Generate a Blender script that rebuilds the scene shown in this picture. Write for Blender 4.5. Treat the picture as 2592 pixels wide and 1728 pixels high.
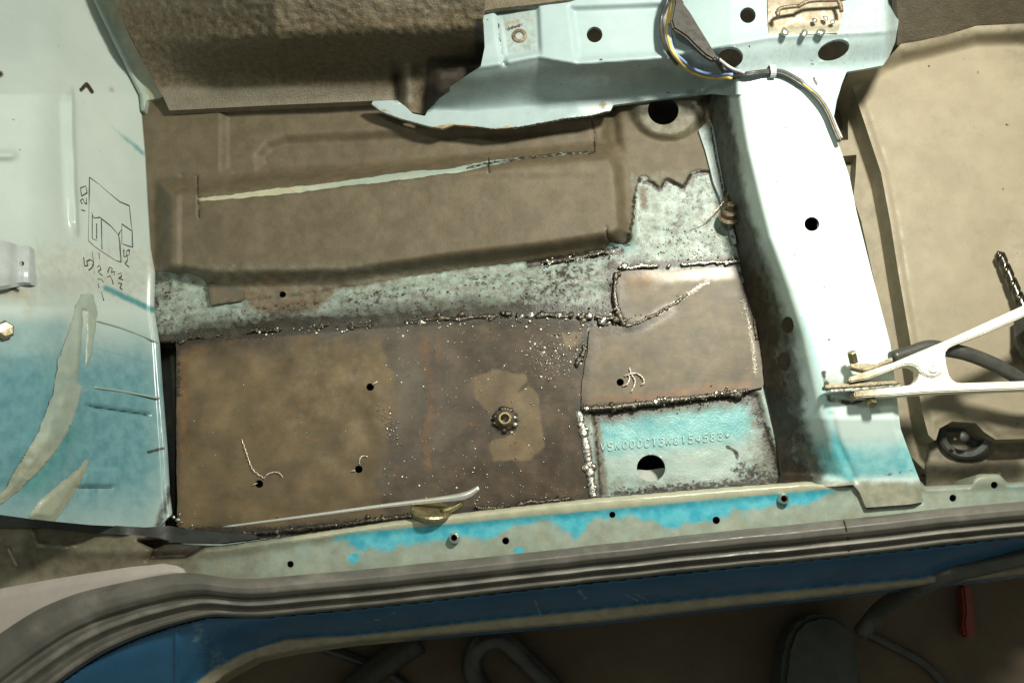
import bpy, bmesh, math, random
import numpy as np
from mathutils import Vector, Matrix

random.seed(7)
rng = np.random.default_rng(11)
S = bpy.context.scene
for o in list(bpy.data.objects):
    bpy.data.objects.remove(o)
COL = S.collection

# ------------------------------------------------------------------ camera
TILT = math.radians(15.0)
HFOV = math.radians(54.0)
DIST = 1.07
K = 2 * math.tan(HFOV / 2) / 2592.0
CT, ST = math.cos(TILT), math.sin(TILT)
CAMP = np.array([0.0, -DIST * ST, DIST * CT])

cam = bpy.data.cameras.new('camera')
cam.sensor_width = 36.0
cam.lens = 18.0 / math.tan(HFOV / 2)
cam.clip_start = 0.01
cam.clip_end = 50
camo = bpy.data.objects.new('camera', cam)
camo.location = CAMP
camo.rotation_euler = (TILT, 0, 0)
COL.objects.link(camo)
S.camera = camo

# ------------------------------------------------------------------ light (garage, work lamp high on the right)
W = bpy.data.worlds.new('World')
S.world = W
W.use_nodes = True
bg = W.node_tree.nodes['Background']
bg.inputs['Color'].default_value = (0.88, 0.95, 0.78, 1)
bg.inputs['Strength'].default_value = 0.24


def lamp(name, loc, target, power, size, col, spot=None):
    if spot:
        l = bpy.data.lights.new(name, 'SPOT')
        l.spot_size = math.radians(spot)
        l.spot_blend = 0.8
    else:
        l = bpy.data.lights.new(name, 'POINT')
    l.shadow_soft_size = size
    l.energy = power
    l.color = col
    o = bpy.data.objects.new(name, l)
    o.location = loc
    d = Vector(target) - Vector(loc)
    o.rotation_euler = d.to_track_quat('-Z', 'Y').to_euler()
    COL.objects.link(o)
    return o


lamp('work_lamp', (0.38, 0.37, 0.80), (0.2, 0.1, 0), 51.0, 0.055, (1.0, 0.985, 0.85))
lamp('fill_lamp', (-0.36, 0.26, 1.42), (-0.3, 0, 0), 11.0, 0.07, (0.95, 1.0, 0.86))  # unseen lamp added overhead for fill and the rod's highlight

S.view_settings.view_transform = 'Standard'
S.view_settings.look = 'None'
S.view_settings.exposure = 0.0
S.view_settings.gamma = 1.0
S.view_settings.use_curve_mapping = False
S.render.engine = 'CYCLES'


# ------------------------------------------------------------------ pixel -> place
def A(px, py, z):
    """point at height z seen at photograph pixel (px, py); arrays allowed"""
    px = np.asarray(px, float); py = np.asarray(py, float); z = np.asarray(z, float)
    u = (px - 1296) * K
    v = -(py - 864) * K
    dy = ST + v * CT
    dz = -CT + v * ST
    t = (z - CAMP[2]) / dz
    return np.stack([CAMP[0] + u * t, CAMP[1] + dy * t, z + 0 * t], -1)


def V(px, py, z):
    return Vector(A(px, py, z))


MM = 0.001
PX = 0.00042           # metres per photograph pixel at the floor


def ip(x, pts):
    p = sorted(pts)
    return np.interp(x, [a for a, b in p], [b for a, b in p])


def sstep(a, b, x):
    t = np.clip((x - a) / (b - a), 0, 1)
    return t * t * (3 - 2 * t)


# value noise
_H = rng.random((256, 256))


def vnoise(x, y):
    xi = np.floor(x).astype(int); yi = np.floor(y).astype(int)
    fx = x - xi; fy = y - yi
    fx = fx * fx * (3 - 2 * fx); fy = fy * fy * (3 - 2 * fy)
    a = _H[xi & 255, yi & 255]; b = _H[(xi + 1) & 255, yi & 255]
    c = _H[xi & 255, (yi + 1) & 255]; d = _H[(xi + 1) & 255, (yi + 1) & 255]
    return a + (b - a) * fx + (c - a) * fy + (a - b - c + d) * fx * fy


def fbm(x, y, s, n=4):
    """noise of feature size s pixels, about -1..1"""
    r = 0; amp = 0.5; x = x / s + 31.7; y = y / s + 11.3
    for i in range(n):
        r = r + amp * (vnoise(x, y) * 2 - 1)
        x = x * 2.03 + 7.1; y = y * 2.03 + 3.9; amp *= 0.5
    return r


def seg_near(x, y, poly, closed=True):
    """distance to a polyline and nearest points"""
    P = np.asarray(poly, float)
    n = len(P)
    best = np.full(x.shape, 1e18); bx = np.zeros_like(x); by = np.zeros_like(x); bt = np.zeros_like(x)
    for i in range(n if closed else n - 1):
        a = P[i]; b = P[(i + 1) % n]
        d = b - a
        L = d @ d + 1e-12
        t = np.clip(((x - a[0]) * d[0] + (y - a[1]) * d[1]) / L, 0, 1)
        qx = a[0] + t * d[0]; qy = a[1] + t * d[1]
        e = (x - qx) ** 2 + (y - qy) ** 2
        m = e < best
        best = np.where(m, e, best); bx = np.where(m, qx, bx); by = np.where(m, qy, by); bt = np.where(m, i + t, bt)
    return np.sqrt(best), bx, by, bt


def inside(x, y, poly):
    P = np.asarray(poly, float); n = len(P)
    r = np.zeros(x.shape, bool)
    for i in range(n):
        x1, y1 = P[i]; x2, y2 = P[(i + 1) % n]
        if y1 == y2:
            continue
        c = ((y1 > y) != (y2 > y)) & (x < (x2 - x1) * (y - y1) / (y2 - y1) + x1)
        r ^= c
    return r


def sdf(x, y, poly):
    d, _, _, _ = seg_near(x, y, poly)
    return np.where(inside(x, y, poly), d, -d)


def line_d(x, y, pts):
    return seg_near(x, y, pts, False)[0]


def gau(d, w):
    return np.exp(-(d / w) ** 2)


# ------------------------------------------------------------------ materials
def hx(r, g, b):
    """sRGB 0-255 to linear"""
    f = lambda c: (c / 255 / 12.92) if c <= 10 else ((c / 255 + 0.055) / 1.055) ** 2.4
    return (f(r), f(g), f(b), 1)


def lin(r, g, b):
    return (r, g, b, 1)


def mat(name, a, b, scale=60, rough=0.6, metal=0.0, layers=(), bump=0.15, bscale=900, spec=0.5, mott=0.12, rvar=0.12, bdist=0.001, streak=0.0):
    m = bpy.data.materials.new(name)
    m.use_nodes = True
    nt = m.node_tree
    N = nt.nodes; L = nt.links
    for n in list(N):
        N.remove(n)
    out = N.new('ShaderNodeOutputMaterial')
    bs = N.new('ShaderNodeBsdfPrincipled')
    L.new(bs.outputs[0], out.inputs[0])
    bs.inputs['Specular IOR Level'].default_value = spec
    tc = N.new('ShaderNodeTexCoord')

    def noise(sc, det=6, rg=0.6, off=0.0):
        n = N.new('ShaderNodeTexNoise')
        n.inputs['Scale'].default_value = sc
        n.inputs['Detail'].default_value = det
        n.inputs['Roughness'].default_value = rg
        if off:
            mp = N.new('ShaderNodeVectorMath'); mp.operation = 'ADD'
            mp.inputs[1].default_value = (off, off * 1.7, off * .6)
            L.new(tc.outputs['Object'], mp.inputs[0]); L.new(mp.outputs[0], n.inputs['Vector'])
        else:
            L.new(tc.outputs['Object'], n.inputs['Vector'])
        return n

    def ramp(fac, lo, hi):
        r = N.new('ShaderNodeMapRange')
        r.inputs[1].default_value = lo; r.inputs[2].default_value = hi
        r.interpolation_type = 'SMOOTHSTEP'
        L.new(fac, r.inputs[0])
        return r.outputs[0]

    def mixc(fac, c1, c2, mode='MIX'):
        x = N.new('ShaderNodeMix'); x.data_type = 'RGBA'; x.blend_type = mode
        if isinstance(fac, float): x.inputs[0].default_value = fac
        else: L.new(fac, x.inputs[0])
        for k, c in ((6, c1), (7, c2)):
            if isinstance(c, tuple): x.inputs[k].default_value = c
            else: L.new(c, x.inputs[k])
        return x.outputs[2]

    def mixf(fac, f1, f2):
        x = N.new('ShaderNodeMix'); x.data_type = 'FLOAT'
        L.new(fac, x.inputs[0])
        for k, c in ((2, f1), (3, f2)):
            if isinstance(c, (int, float)): x.inputs[k].default_value = c
            else: L.new(c, x.inputs[k])
        return x.outputs[0]

    n0 = noise(scale)
    col = mixc(ramp(n0.outputs[0], 0.3, 0.7), a, b)
    nr = noise(scale * 3.1, 4, .6, 2.2)
    rgh = mixf(ramp(nr.outputs[0], .3, .7), max(rough - rvar, .03), min(rough + rvar, 1))
    met = metal
    for i, ly in enumerate(layers):
        at = N.new('ShaderNodeAttribute'); at.attribute_name = ly['attr']
        nn = noise(ly.get('nscale', 250), 8, ly.get('nrough', .65), 3.1 + i * 1.37)
        ma = N.new('ShaderNodeMath'); ma.operation = 'MULTIPLY_ADD'
        ma.inputs[1].default_value = ly.get('amt', 0.8)
        L.new(nn.outputs[0], ma.inputs[0])
        ms = N.new('ShaderNodeMath'); ms.operation = 'SUBTRACT'
        L.new(at.outputs['Fac'], ms.inputs[0]); ms.inputs[1].default_value = 0.5 * ly.get('amt', 0.8)
        L.new(ms.outputs[0], ma.inputs[2])
        sf = ly.get('soft', 0.15)
        f = ramp(ma.outputs[0], 0.5 - sf, 0.5 + sf)
        if ly.get('max', 1) < 1:
            mm = N.new('ShaderNodeMath'); mm.operation = 'MULTIPLY'; mm.inputs[1].default_value = ly['max']
            L.new(f, mm.inputs[0]); f = mm.outputs[0]
        nc = noise(ly.get('cscale', 90), 6, .6, 5.7 + i)
        lc = mixc(ramp(nc.outputs[0], .3, .7), ly['a'], ly['b'])
        col = mixc(f, col, lc)
        rgh = mixf(f, rgh, ly.get('rough', rough))
        met = mixf(f, met, ly.get('metal', metal))
    if streak:
        mp = N.new('ShaderNodeMapping'); mp.inputs['Scale'].default_value = (40, 900, 60); mp.inputs['Rotation'].default_value = (0, 0, .12)
        L.new(tc.outputs['Object'], mp.inputs['Vector'])
        ns = N.new('ShaderNodeTexNoise'); ns.inputs['Scale'].default_value = 1.0; ns.inputs['Detail'].default_value = 5
        L.new(mp.outputs[0], ns.inputs['Vector'])
        ms = N.new('ShaderNodeMix'); ms.data_type = 'RGBA'; ms.blend_type = 'OVERLAY'; ms.inputs[0].default_value = streak * .5
        L.new(col, ms.inputs[6]); L.new(ns.outputs[0], ms.inputs[7]); col = ms.outputs[2]
        ma = N.new('ShaderNodeMath'); ma.operation = 'MULTIPLY_ADD'; ma.inputs[1].default_value = streak * .5
        L.new(ns.outputs[0], ma.inputs[0])
        sb = N.new('ShaderNodeMath'); sb.operation = 'SUBTRACT'; sb.inputs[1].default_value = streak * .25
        L.new(rgh, sb.inputs[0]); L.new(sb.outputs[0], ma.inputs[2]); rgh = ma.outputs[0]
        nb2 = N.new('ShaderNodeTexNoise'); nb2.inputs['Scale'].default_value = 32; nb2.inputs['Detail'].default_value = 5
        L.new(tc.outputs['Object'], nb2.inputs['Vector'])
        m3 = N.new('ShaderNodeMix'); m3.data_type = 'RGBA'; m3.blend_type = 'OVERLAY'; m3.inputs[0].default_value = .7
        L.new(col, m3.inputs[6]); L.new(nb2.outputs[0], m3.inputs[7]); col = m3.outputs[2]
    if mott:
        nm = noise(330, 5, .7, 9.1)
        hue = N.new('ShaderNodeMix'); hue.data_type = 'RGBA'; hue.blend_type = 'OVERLAY'
        hue.inputs[0].default_value = mott
        L.new(col, hue.inputs[6]); L.new(nm.outputs['Color'], hue.inputs[7])
        col = hue.outputs[2]
    if isinstance(col, tuple): bs.inputs['Base Color'].default_value = col
    else: L.new(col, bs.inputs['Base Color'])
    L.new(rgh, bs.inputs['Roughness'])
    if isinstance(met, (int, float)): bs.inputs['Metallic'].default_value = met
    else: L.new(met, bs.inputs['Metallic'])
    if bump:
        nb = noise(bscale, 5, .6, 4.4)
        bp = N.new('ShaderNodeBump')
        bp.inputs['Strength'].default_value = bump
        bp.inputs['Distance'].default_value = bdist
        L.new(nb.outputs[0], bp.inputs['Height'])
        L.new(bp.outputs[0], bs.inputs['Normal'])
    return m


BLACK = dict(a=lin(.016, .012, .008), b=lin(.045, .034, .021))  # burn marks and painted shade share this black
TEAL_A, TEAL_B = lin(.29, .38, .345), lin(.37, .455, .415)
MAT_FLOOR = mat('floor_pan_paint', TEAL_A, TEAL_B, 30, .42, layers=[
    dict(attr='blue', a=lin(.13, .38, .40), b=lin(.21, .47, .46), amt=.4, soft=.45, nscale=60, rough=.32),
    dict(attr='mat', a=lin(.092, .071, .041), b=lin(.130, .100, .060), amt=.25, soft=.05, nscale=500, cscale=55, rough=.62),
    dict(attr='cream', a=lin(.40, .36, .22), b=lin(.46, .42, .28), amt=.6, soft=.3, nscale=80, rough=.5),
    dict(attr='rust', a=lin(.085, .045, .022), b=lin(.17, .10, .045), amt=.7, soft=.25, nscale=160, rough=.6),
    dict(attr='dirt_shade', a=lin(.10, .095, .065), b=lin(.20, .19, .14), amt=1.3, soft=.35, nscale=120, rough=.55),
    dict(attr='soot', a=lin(.022, .016, .010), b=lin(.05, .038, .025), amt=.7, soft=.45, nscale=45, nrough=.7, rough=.3, max=.85),
    dict(attr='burn_shade', amt=1.6, soft=.12, nscale=190, nrough=.72, rough=.38, **BLACK),
], bump=.4, bscale=500, mott=.25)
MAT_PATCH = mat('bare_steel_patch', lin(.098, .069, .034), lin(.150, .107, .054), 26, .47, .12, layers=[
    dict(attr='tan', a=lin(.085, .063, .033), b=lin(.122, .091, .050), amt=.5, soft=.3, nscale=70, rough=.5, metal=.1),
    dict(attr='scorch', a=lin(.050, .035, .023), b=lin(.095, .070, .047), amt=.7, soft=.32, nscale=60, cscale=40, rough=.33, metal=.25),
    dict(attr='rust', a=lin(.13, .05, .02), b=lin(.22, .11, .035), amt=.9, soft=.3, nscale=120, rough=.5, metal=.2, max=.8),
    dict(attr='bright', a=lin(.5, .47, .42), b=lin(.62, .6, .55), amt=1.0, soft=.2, nscale=600, rough=.3, metal=.8),
    dict(attr='soot', a=lin(.022, .016, .010), b=lin(.05, .038, .025), amt=.7, soft=.45, nscale=45, nrough=.7, rough=.3, max=.85),
    dict(attr='burn_shade', amt=1.3, soft=.12, nscale=260, rough=.4, metal=.2, **BLACK),
], bump=.06, bscale=300, mott=.3, streak=.14)
MAT_WELD = mat('weld_metal', lin(.14, .125, .10), lin(.55, .52, .46), 420, .24, .8, bump=.3, bscale=1500, mott=.1)
MAT_WELD_DARK = mat('burnt_weld_metal', lin(.03, .026, .02), lin(.14, .12, .09), 380, .30, .7, bump=.3, bscale=1500, mott=.1)
MAT_BEAM = mat('pale_green_body_paint', lin(.295, .385, .395), lin(.35, .435, .44), 12, .28, layers=[
    dict(attr='rust', a=lin(.20, .12, .05), b=lin(.34, .25, .13), amt=.9, soft=.2, nscale=200, rough=.6),
    dict(attr='dirt_shade', a=lin(.18, .19, .16), b=lin(.28, .29, .24), amt=1.0, soft=.3, nscale=240, rough=.5),
    dict(attr='burn_shade', amt=1.2, soft=.12, nscale=280, rough=.5, **BLACK),
], bump=.06, mott=.06)
MAT_CROSS = mat('white_green_crossmember_paint', lin(.58, .71, .69), lin(.63, .75, .72), 14, .30, layers=[
    dict(attr='blue', a=lin(.10, .42, .48), b=lin(.24, .56, .58), amt=.5, soft=.35, nscale=40, rough=.28),
    dict(attr='dirt_shade', a=lin(.19, .19, .14), b=lin(.28, .27, .20), amt=.8, soft=.4, nscale=80, rough=.4),
    dict(attr='grime_shade', a=lin(.05, .055, .045), b=lin(.11, .12, .10), amt=.6, soft=.35, nscale=90, rough=.6),  # shade colour painted on the left side face
    dict(attr='burn_shade', amt=1.0, soft=.15, nscale=160, rough=.5, **BLACK),
], bump=.06, mott=.06)
MAT_BULK = mat('pale_green_bulkhead_paint', lin(.41, .475, .445), lin(.47, .53, .495), 9, .22, rvar=.03, layers=[
    dict(attr='blue', a=lin(.085, .215, .25), b=lin(.14, .29, .32), amt=.3, soft=.5, nscale=14, rough=.24),
    dict(attr='rust', a=lin(.25, .17, .08), b=lin(.32, .25, .14), amt=.9, soft=.4, nscale=120, rough=.5, max=.7),
    dict(attr='smear', a=lin(.05, .19, .20), b=lin(.10, .27, .28), amt=.5, soft=.35, nscale=140, rough=.4),
    dict(attr='burn_shade', amt=.5, soft=.2, nscale=200, rough=.5, **BLACK),
], bump=.05, mott=.08)
MAT_SEALANT = mat('cream_seam_sealant', lin(.235, .30, .265), lin(.33, .385, .33), 22, .34, layers=[
    dict(attr='dirt_shade', a=lin(.22, .20, .13), b=lin(.30, .28, .18), amt=.8, soft=.4, nscale=90),
], bump=.25, bscale=350, mott=.1)
MAT_TUNNEL = mat('bitumen_coated_tunnel', lin(.078, .060, .034), lin(.14, .108, .064), 170, .75, layers=[
    dict(attr='pale', a=lin(.16, .14, .10), b=lin(.20, .17, .125), amt=.4, soft=.4, nscale=80, rough=.6),
    dict(attr='burn_shade', amt=.3, soft=.3, nscale=120, rough=.8, **BLACK),
], bump=.7, bscale=520, mott=.5, bdist=.0022)
MAT_REAR = mat('beige_floor_coating', lin(.25, .208, .142), lin(.295, .248, .172), 22, .6, layers=[
    dict(attr='dirt_shade', a=lin(.12, .105, .075), b=lin(.20, .17, .12), amt=.9, soft=.3, nscale=90, rough=.6),
    dict(attr='burn_shade', amt=1.2, soft=.1, nscale=300, rough=.5, **BLACK),
], bump=.25, bscale=500, mott=.1)
MAT_SILL = mat('worn_sill_primer', lin(.175, .17, .115), lin(.25, .235, .165), 24, .42, layers=[
    dict(attr='teal', a=lin(.24, .36, .34), b=lin(.34, .46, .42), amt=.9, soft=.3, nscale=70, rough=.35, max=.55),
    dict(attr='blue', a=lin(.035, .31, .42), b=lin(.11, .43, .50), amt=1.0, soft=.2, nscale=60, nrough=.62, rough=.22),
    dict(attr='grime_shade', a=lin(.10, .085, .055), b=lin(.175, .15, .10), amt=.7, soft=.3, nscale=70, rough=.55),
    dict(attr='cream', a=lin(.36, .36, .26), b=lin(.44, .43, .32), amt=.5, soft=.25, nscale=120, rough=.3),
    dict(attr='burn_shade', amt=.5, soft=.15, nscale=200, rough=.6, **BLACK),
], bump=.12, bscale=300, mott=.12)
MAT_OUTER = mat('dark_blue_outer_sill_paint', lin(.014, .078, .165), lin(.022, .105, .21), 20, .26, layers=[
    dict(attr='pale', a=lin(.14, .24, .30), b=lin(.22, .32, .36), amt=1.1, soft=.2, nscale=120, rough=.5, max=.8),
    dict(attr='olive', a=lin(.17, .15, .10), b=lin(.24, .21, .145), amt=.4, soft=.25, nscale=60, rough=.55),
], bump=.08, mott=.12)
MAT_RUBBER = mat('grey_black_rubber', lin(.090, .084, .072), lin(.122, .114, .098), 30, .44, layers=[
    dict(attr='dust', a=lin(.20, .185, .16), b=lin(.25, .23, .20), amt=.7, soft=.4, nscale=60, rough=.55),
], bump=.1, bscale=500, mott=.12)
MAT_GAP = mat('black_rubber_edge', lin(.012, .014, .012), lin(.03, .034, .03), 60, .5, bump=.2, mott=.1)
MAT_TRIM = mat('grey_trim_plastic', lin(.36, .315, .29), lin(.41, .36, .33), 30, .5, bump=.1, mott=.1)
MAT_STEEL = mat('zinc_steel', lin(.55, .55, .52), lin(.66, .66, .62), 80, .28, .9, bump=.08, mott=.06)
MAT_CHROME = mat('bright_steel', lin(.88, .86, .82), lin(.95, .93, .88), 20, .3, .8, bump=0, mott=0, rvar=.02)
MAT_BRASS = mat('tarnished_brass', lin(.22, .19, .10), lin(.36, .31, .17), 150, .4, .8, bump=.2, mott=.1)
MAT_CLAMP = mat('galvanised_clamp_steel', lin(.80, .76, .64), lin(.86, .82, .70), 60, .45, .25, layers=[
    dict(attr='dirt_shade', a=lin(.22, .17, .09), b=lin(.4, .33, .2), amt=.8, soft=.3, nscale=150, rough=.5),
], bump=.08, mott=.06)
MAT_COPPER = mat('dirty_copper_strap', lin(.30, .24, .15), lin(.45, .38, .26), 200, .35, .7, bump=.15)
MAT_RUSTY = mat('rusty_fixing', lin(.10, .07, .045), lin(.24, .19, .13), 300, .45, .5, bump=.4, bscale=1200, mott=.15)
MAT_BRACKET = mat('rust_stained_bracket', lin(.30, .28, .21), lin(.44, .41, .32), 60, .35, .3, layers=[
    dict(attr='rust', a=lin(.16, .10, .05), b=lin(.28, .19, .10), amt=1.0, soft=.25, nscale=150, rough=.6)], bump=.2)
MAT_CABLE = mat('black_cable', lin(.04, .04, .036), lin(.065, .063, .056), 80, .45, bump=.08)
MAT_SHEATH = mat('dark_wire_sheath', lin(.024, .021, .015), lin(.036, .032, .024), 60, .6, bump=.2)
MAT_YEL = mat('yellow_wire', lin(.62, .45, .10), lin(.70, .54, .16), 60, .35, bump=0, mott=.03)
MAT_BLUEW = mat('blue_wire', lin(.20, .30, .62), lin(.26, .36, .66), 60, .35, bump=0, mott=.03)
MAT_WHITEW = mat('grey_wire', lin(.42, .40, .42), lin(.5, .48, .5), 60, .35, bump=0, mott=.03)
MAT_BLACKW = mat('black_wire', lin(.03, .03, .03), lin(.05, .05, .045), 60, .4, bump=0, mott=.03)
MAT_SWARF = mat('bright_swarf', lin(.85, .76, .62), lin(.92, .85, .72), 200, .3, .35, bump=0, mott=.03)
MAT_COPW = mat('copper_strand', lin(.75, .5, .36), lin(.85, .62, .48), 200, .3, .4, bump=0, mott=.03)
MAT_INK = mat('black_marker_ink', lin(.03, .03, .035), lin(.07, .07, .07), 200, .6, bump=0, mott=0.02)
MAT_GROUND = mat('garage_concrete', lin(.088, .062, .040), lin(.13, .094, .062), 7, .85, layers=(), bump=.5, bscale=120, mott=.25)
MAT_DRILL = mat('drill_bit_steel', lin(.10, .09, .075), lin(.2, .18, .15), 200, .2, 1.0, bump=.05)
MAT_DKPLAST = mat('dark_plastic', lin(.022, .022, .02), lin(.035, .034, .03), 60, .5, bump=.1)
MAT_RED = mat('red_plastic', lin(.15, .022, .014), lin(.21, .03, .02), 60, .5, bump=.1)
MAT_GREYP = mat('dull_grey_plastic', lin(.035, .037, .03), lin(.05, .053, .045), 20, .6, bump=.15)


# ------------------------------------------------------------------ object helpers
def link(name, me, m, parent=None, smooth=True):
    if smooth:
        me.polygons.foreach_set('use_smooth', [True] * len(me.polygons))
    o = bpy.data.objects.new(name, me)
    if m:
        me.materials.append(m)
    COL.objects.link(o)
    if parent:
        o.parent = parent
    return o


def tag(o, label, cat=None, group=None, kind=None):
    if label: o['label'] = label
    if cat: o['category'] = cat
    if group: o['group'] = group
    if kind: o['kind'] = kind
    return o


def thing(name, label, cat, loc, group=None):
    o = bpy.data.objects.new(name, None)
    o.empty_display_size = .02
    o.location = loc
    COL.objects.link(o)
    tag(o, label, cat, group)
    return o


def adopt(root):
    """children were built in world space: keep them there under the placed empty"""
    inv = Matrix.Translation(root.location).inverted()
    for c in list(root.children):
        c.matrix_parent_inverse = inv


def raw_mesh(name, verts, faces):
    me = bpy.data.meshes.new(name)
    me.from_pydata([tuple(v) for v in verts], [], [tuple(f) for f in faces])
    me.update()
    return me


def sheet(name, poly, zf, material, parent=None, step=5.0, holes=(), attrs=None, skirt=0.003, zmin=None, rag=0.0, ragscale=20):
    """A pressed sheet: outline poly in photograph pixels, height zf(px,py). holes: (cx,cy,rx,ry,rot)."""
    P = np.asarray(poly, float)
    x0, y0 = P.min(0) - step; x1, y1 = P.max(0) + step
    nx = int((x1 - x0) / step) + 2; ny = int((y1 - y0) / step) + 2
    gx, gy = np.meshgrid(x0 + np.arange(nx) * step, y0 + np.arange(ny) * step)
    X = gx.copy(); Y = gy.copy()
    if rag:
        wx = fbm(gx, gy, ragscale) * rag; wy = fbm(gx + 500, gy + 900, ragscale) * rag
    else:
        wx = wy = 0
    d, qx, qy, _ = seg_near(X + wx, Y + wy, P)
    ins = inside(X + wx, Y + wy, P)
    sd = np.where(ins, d, -d)
    near = np.abs(sd) < 0.72 * step
    X = np.where(near, qx - wx, X); Y = np.where(near, qy - wy, Y)
    keepv = sd > -0.72 * step
    hole_in = np.zeros(X.shape, bool); hole_near = np.zeros(X.shape, bool)
    for h in holes:
        cx, cy, rx = h[:3]; ry = h[3] if len(h) > 3 else rx; ro = math.radians(h[4]) if len(h) > 4 else 0
        dx = gx - cx; dy = gy - cy
        ux = (dx * math.cos(ro) + dy * math.sin(ro)) / rx; uy = (-dx * math.sin(ro) + dy * math.cos(ro)) / ry
        r = np.sqrt(ux * ux + uy * uy) + 1e-9
        rm = min(rx, ry)
        nb = np.abs(r - 1) * rm < 0.72 * step
        sx = ux / r * rx; sy = uy / r * ry
        X = np.where(nb, cx + sx * math.cos(ro) - sy * math.sin(ro), X)
        Y = np.where(nb, cy + sx * math.sin(ro) + sy * math.cos(ro), Y)
        hole_near |= nb
        hole_in |= (r < 1) & ~nb
        hole_in |= (r < 1.0001) & nb & (r * rm < 0.3)
    Z = zf(X, Y)
    pos = A(X, Y, Z)
    a = keepv[:-1, :-1] & keepv[1:, :-1] & keepv[1:, 1:] & keepv[:-1, 1:]
    a &= ~(near[:-1, :-1] & near[1:, :-1] & near[1:, 1:] & near[:-1, 1:])
    cxm = (gx[:-1, :-1] + step / 2); cym = gy[:-1, :-1] + step / 2
    # keep if the snapped centroid lies inside
    mx = (X[:-1, :-1] + X[1:, :-1] + X[1:, 1:] + X[:-1, 1:]) / 4
    my = (Y[:-1, :-1] + Y[1:, :-1] + Y[1:, 1:] + Y[:-1, 1:]) / 4
    if rag:
        a &= inside(mx + fbm(mx, my, ragscale) * rag, my + fbm(mx + 500, my + 900, ragscale) * rag, P)
    else:
        a &= inside(mx, my, P)
    for h in holes:
        cx, cy, rx = h[:3]; ry = h[3] if len(h) > 3 else rx; ro = math.radians(h[4]) if len(h) > 4 else 0
        dx = mx - cx; dy = my - cy
        ux = (dx * math.cos(ro) + dy * math.sin(ro)) / rx; uy = (-dx * math.sin(ro) + dy * math.cos(ro)) / ry
        a &= (ux * ux + uy * uy) > 0.985 * 0.985
    # drop degenerate quads
    ii, jj = np.nonzero(a)
    idx = np.arange(nx * ny).reshape(ny, nx)
    F = np.stack([idx[ii, jj], idx[ii + 1, jj], idx[ii + 1, jj + 1], idx[ii, jj + 1]], -1)
    used = np.unique(F)
    rem = np.full(nx * ny, -1); rem[used] = np.arange(len(used))
    F = rem[F]
    Vt = pos.reshape(-1, 3)[used]
    ux = X.reshape(-1)[used]; uy = Y.reshape(-1)[used]
    n0 = len(Vt)
    if skirt or zmin is not None:
        e = np.concatenate([F[:, [0, 1]], F[:, [1, 2]], F[:, [2, 3]], F[:, [3, 0]]])
        key = np.sort(e, 1); code = key[:, 0] * (n0 + 1) + key[:, 1]
        u, inv, cnt = np.unique(code, return_inverse=True, return_counts=True)
        be = e[cnt[inv] == 1]
        bv = np.unique(be)
        m2 = np.full(n0, -1); m2[bv] = np.arange(len(bv))
        top = Vt[bv].copy(); bot = Vt[bv].copy()
        if zmin is not None:
            hb = hole_near.reshape(-1)[used][bv]
            bot[:, 2] = np.where(hb, bot[:, 2] - .002, np.minimum(bot[:, 2] - .0005, zmin))
        else: bot[:, 2] -= skirt
        nb_ = len(bv)
        Fs = np.stack([n0 + m2[be[:, 1]], n0 + m2[be[:, 0]], n0 + nb_ + m2[be[:, 0]], n0 + nb_ + m2[be[:, 1]]], -1)
        Vt = np.concatenate([Vt, top, bot]); F = np.concatenate([F, Fs])
        ux = np.concatenate([ux, ux[bv], ux[bv]]); uy = np.concatenate([uy, uy[bv], uy[bv]])
    me = bpy.data.meshes.new(name)
    me.vertices.add(len(Vt)); me.vertices.foreach_set('co', Vt.astype(np.float32).ravel())
    me.loops.add(len(F) * 4); me.loops.foreach_set('vertex_index', F.astype(np.int32).ravel())
    me.polygons.add(len(F))
    me.polygons.foreach_set('loop_start', np.arange(len(F), dtype=np.int32) * 4)
    me.polygons.foreach_set('loop_total', np.full(len(F), 4, np.int32))
    me.update(calc_edges=True)
    me.validate()
    if attrs:
        for k, fn in attrs.items():
            at = me.attributes.new(k, 'FLOAT', 'POINT')
            at.data.foreach_set('value', np.clip(fn(ux, uy), 0, 1).astype(np.float32))
    return link(name, me, material, parent)


def catmull(pts, n):
    P = [Vector(p) for p in pts]
    if len(P) == 2:
        return [P[0].lerp(P[1], i / (n - 1)) for i in range(n)]
    out = []
    m = len(P) - 1
    for i in range(n):
        t = i / (n - 1) * m
        k = min(int(t), m - 1); f = t - k
        p1, p2 = P[k], P[k + 1]
        p0 = P[k - 1] if k > 0 else p1 * 2 - p2
        p3 = P[k + 2] if k + 2 <= m else p2 * 2 - p1
        out.append(0.5 * ((2 * p1) + (p2 - p0) * f + (2 * p0 - 5 * p1 + 4 * p2 - p3) * f * f + (3 * p1 - p0 - 3 * p2 + p3) * f ** 3))
    return out


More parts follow.
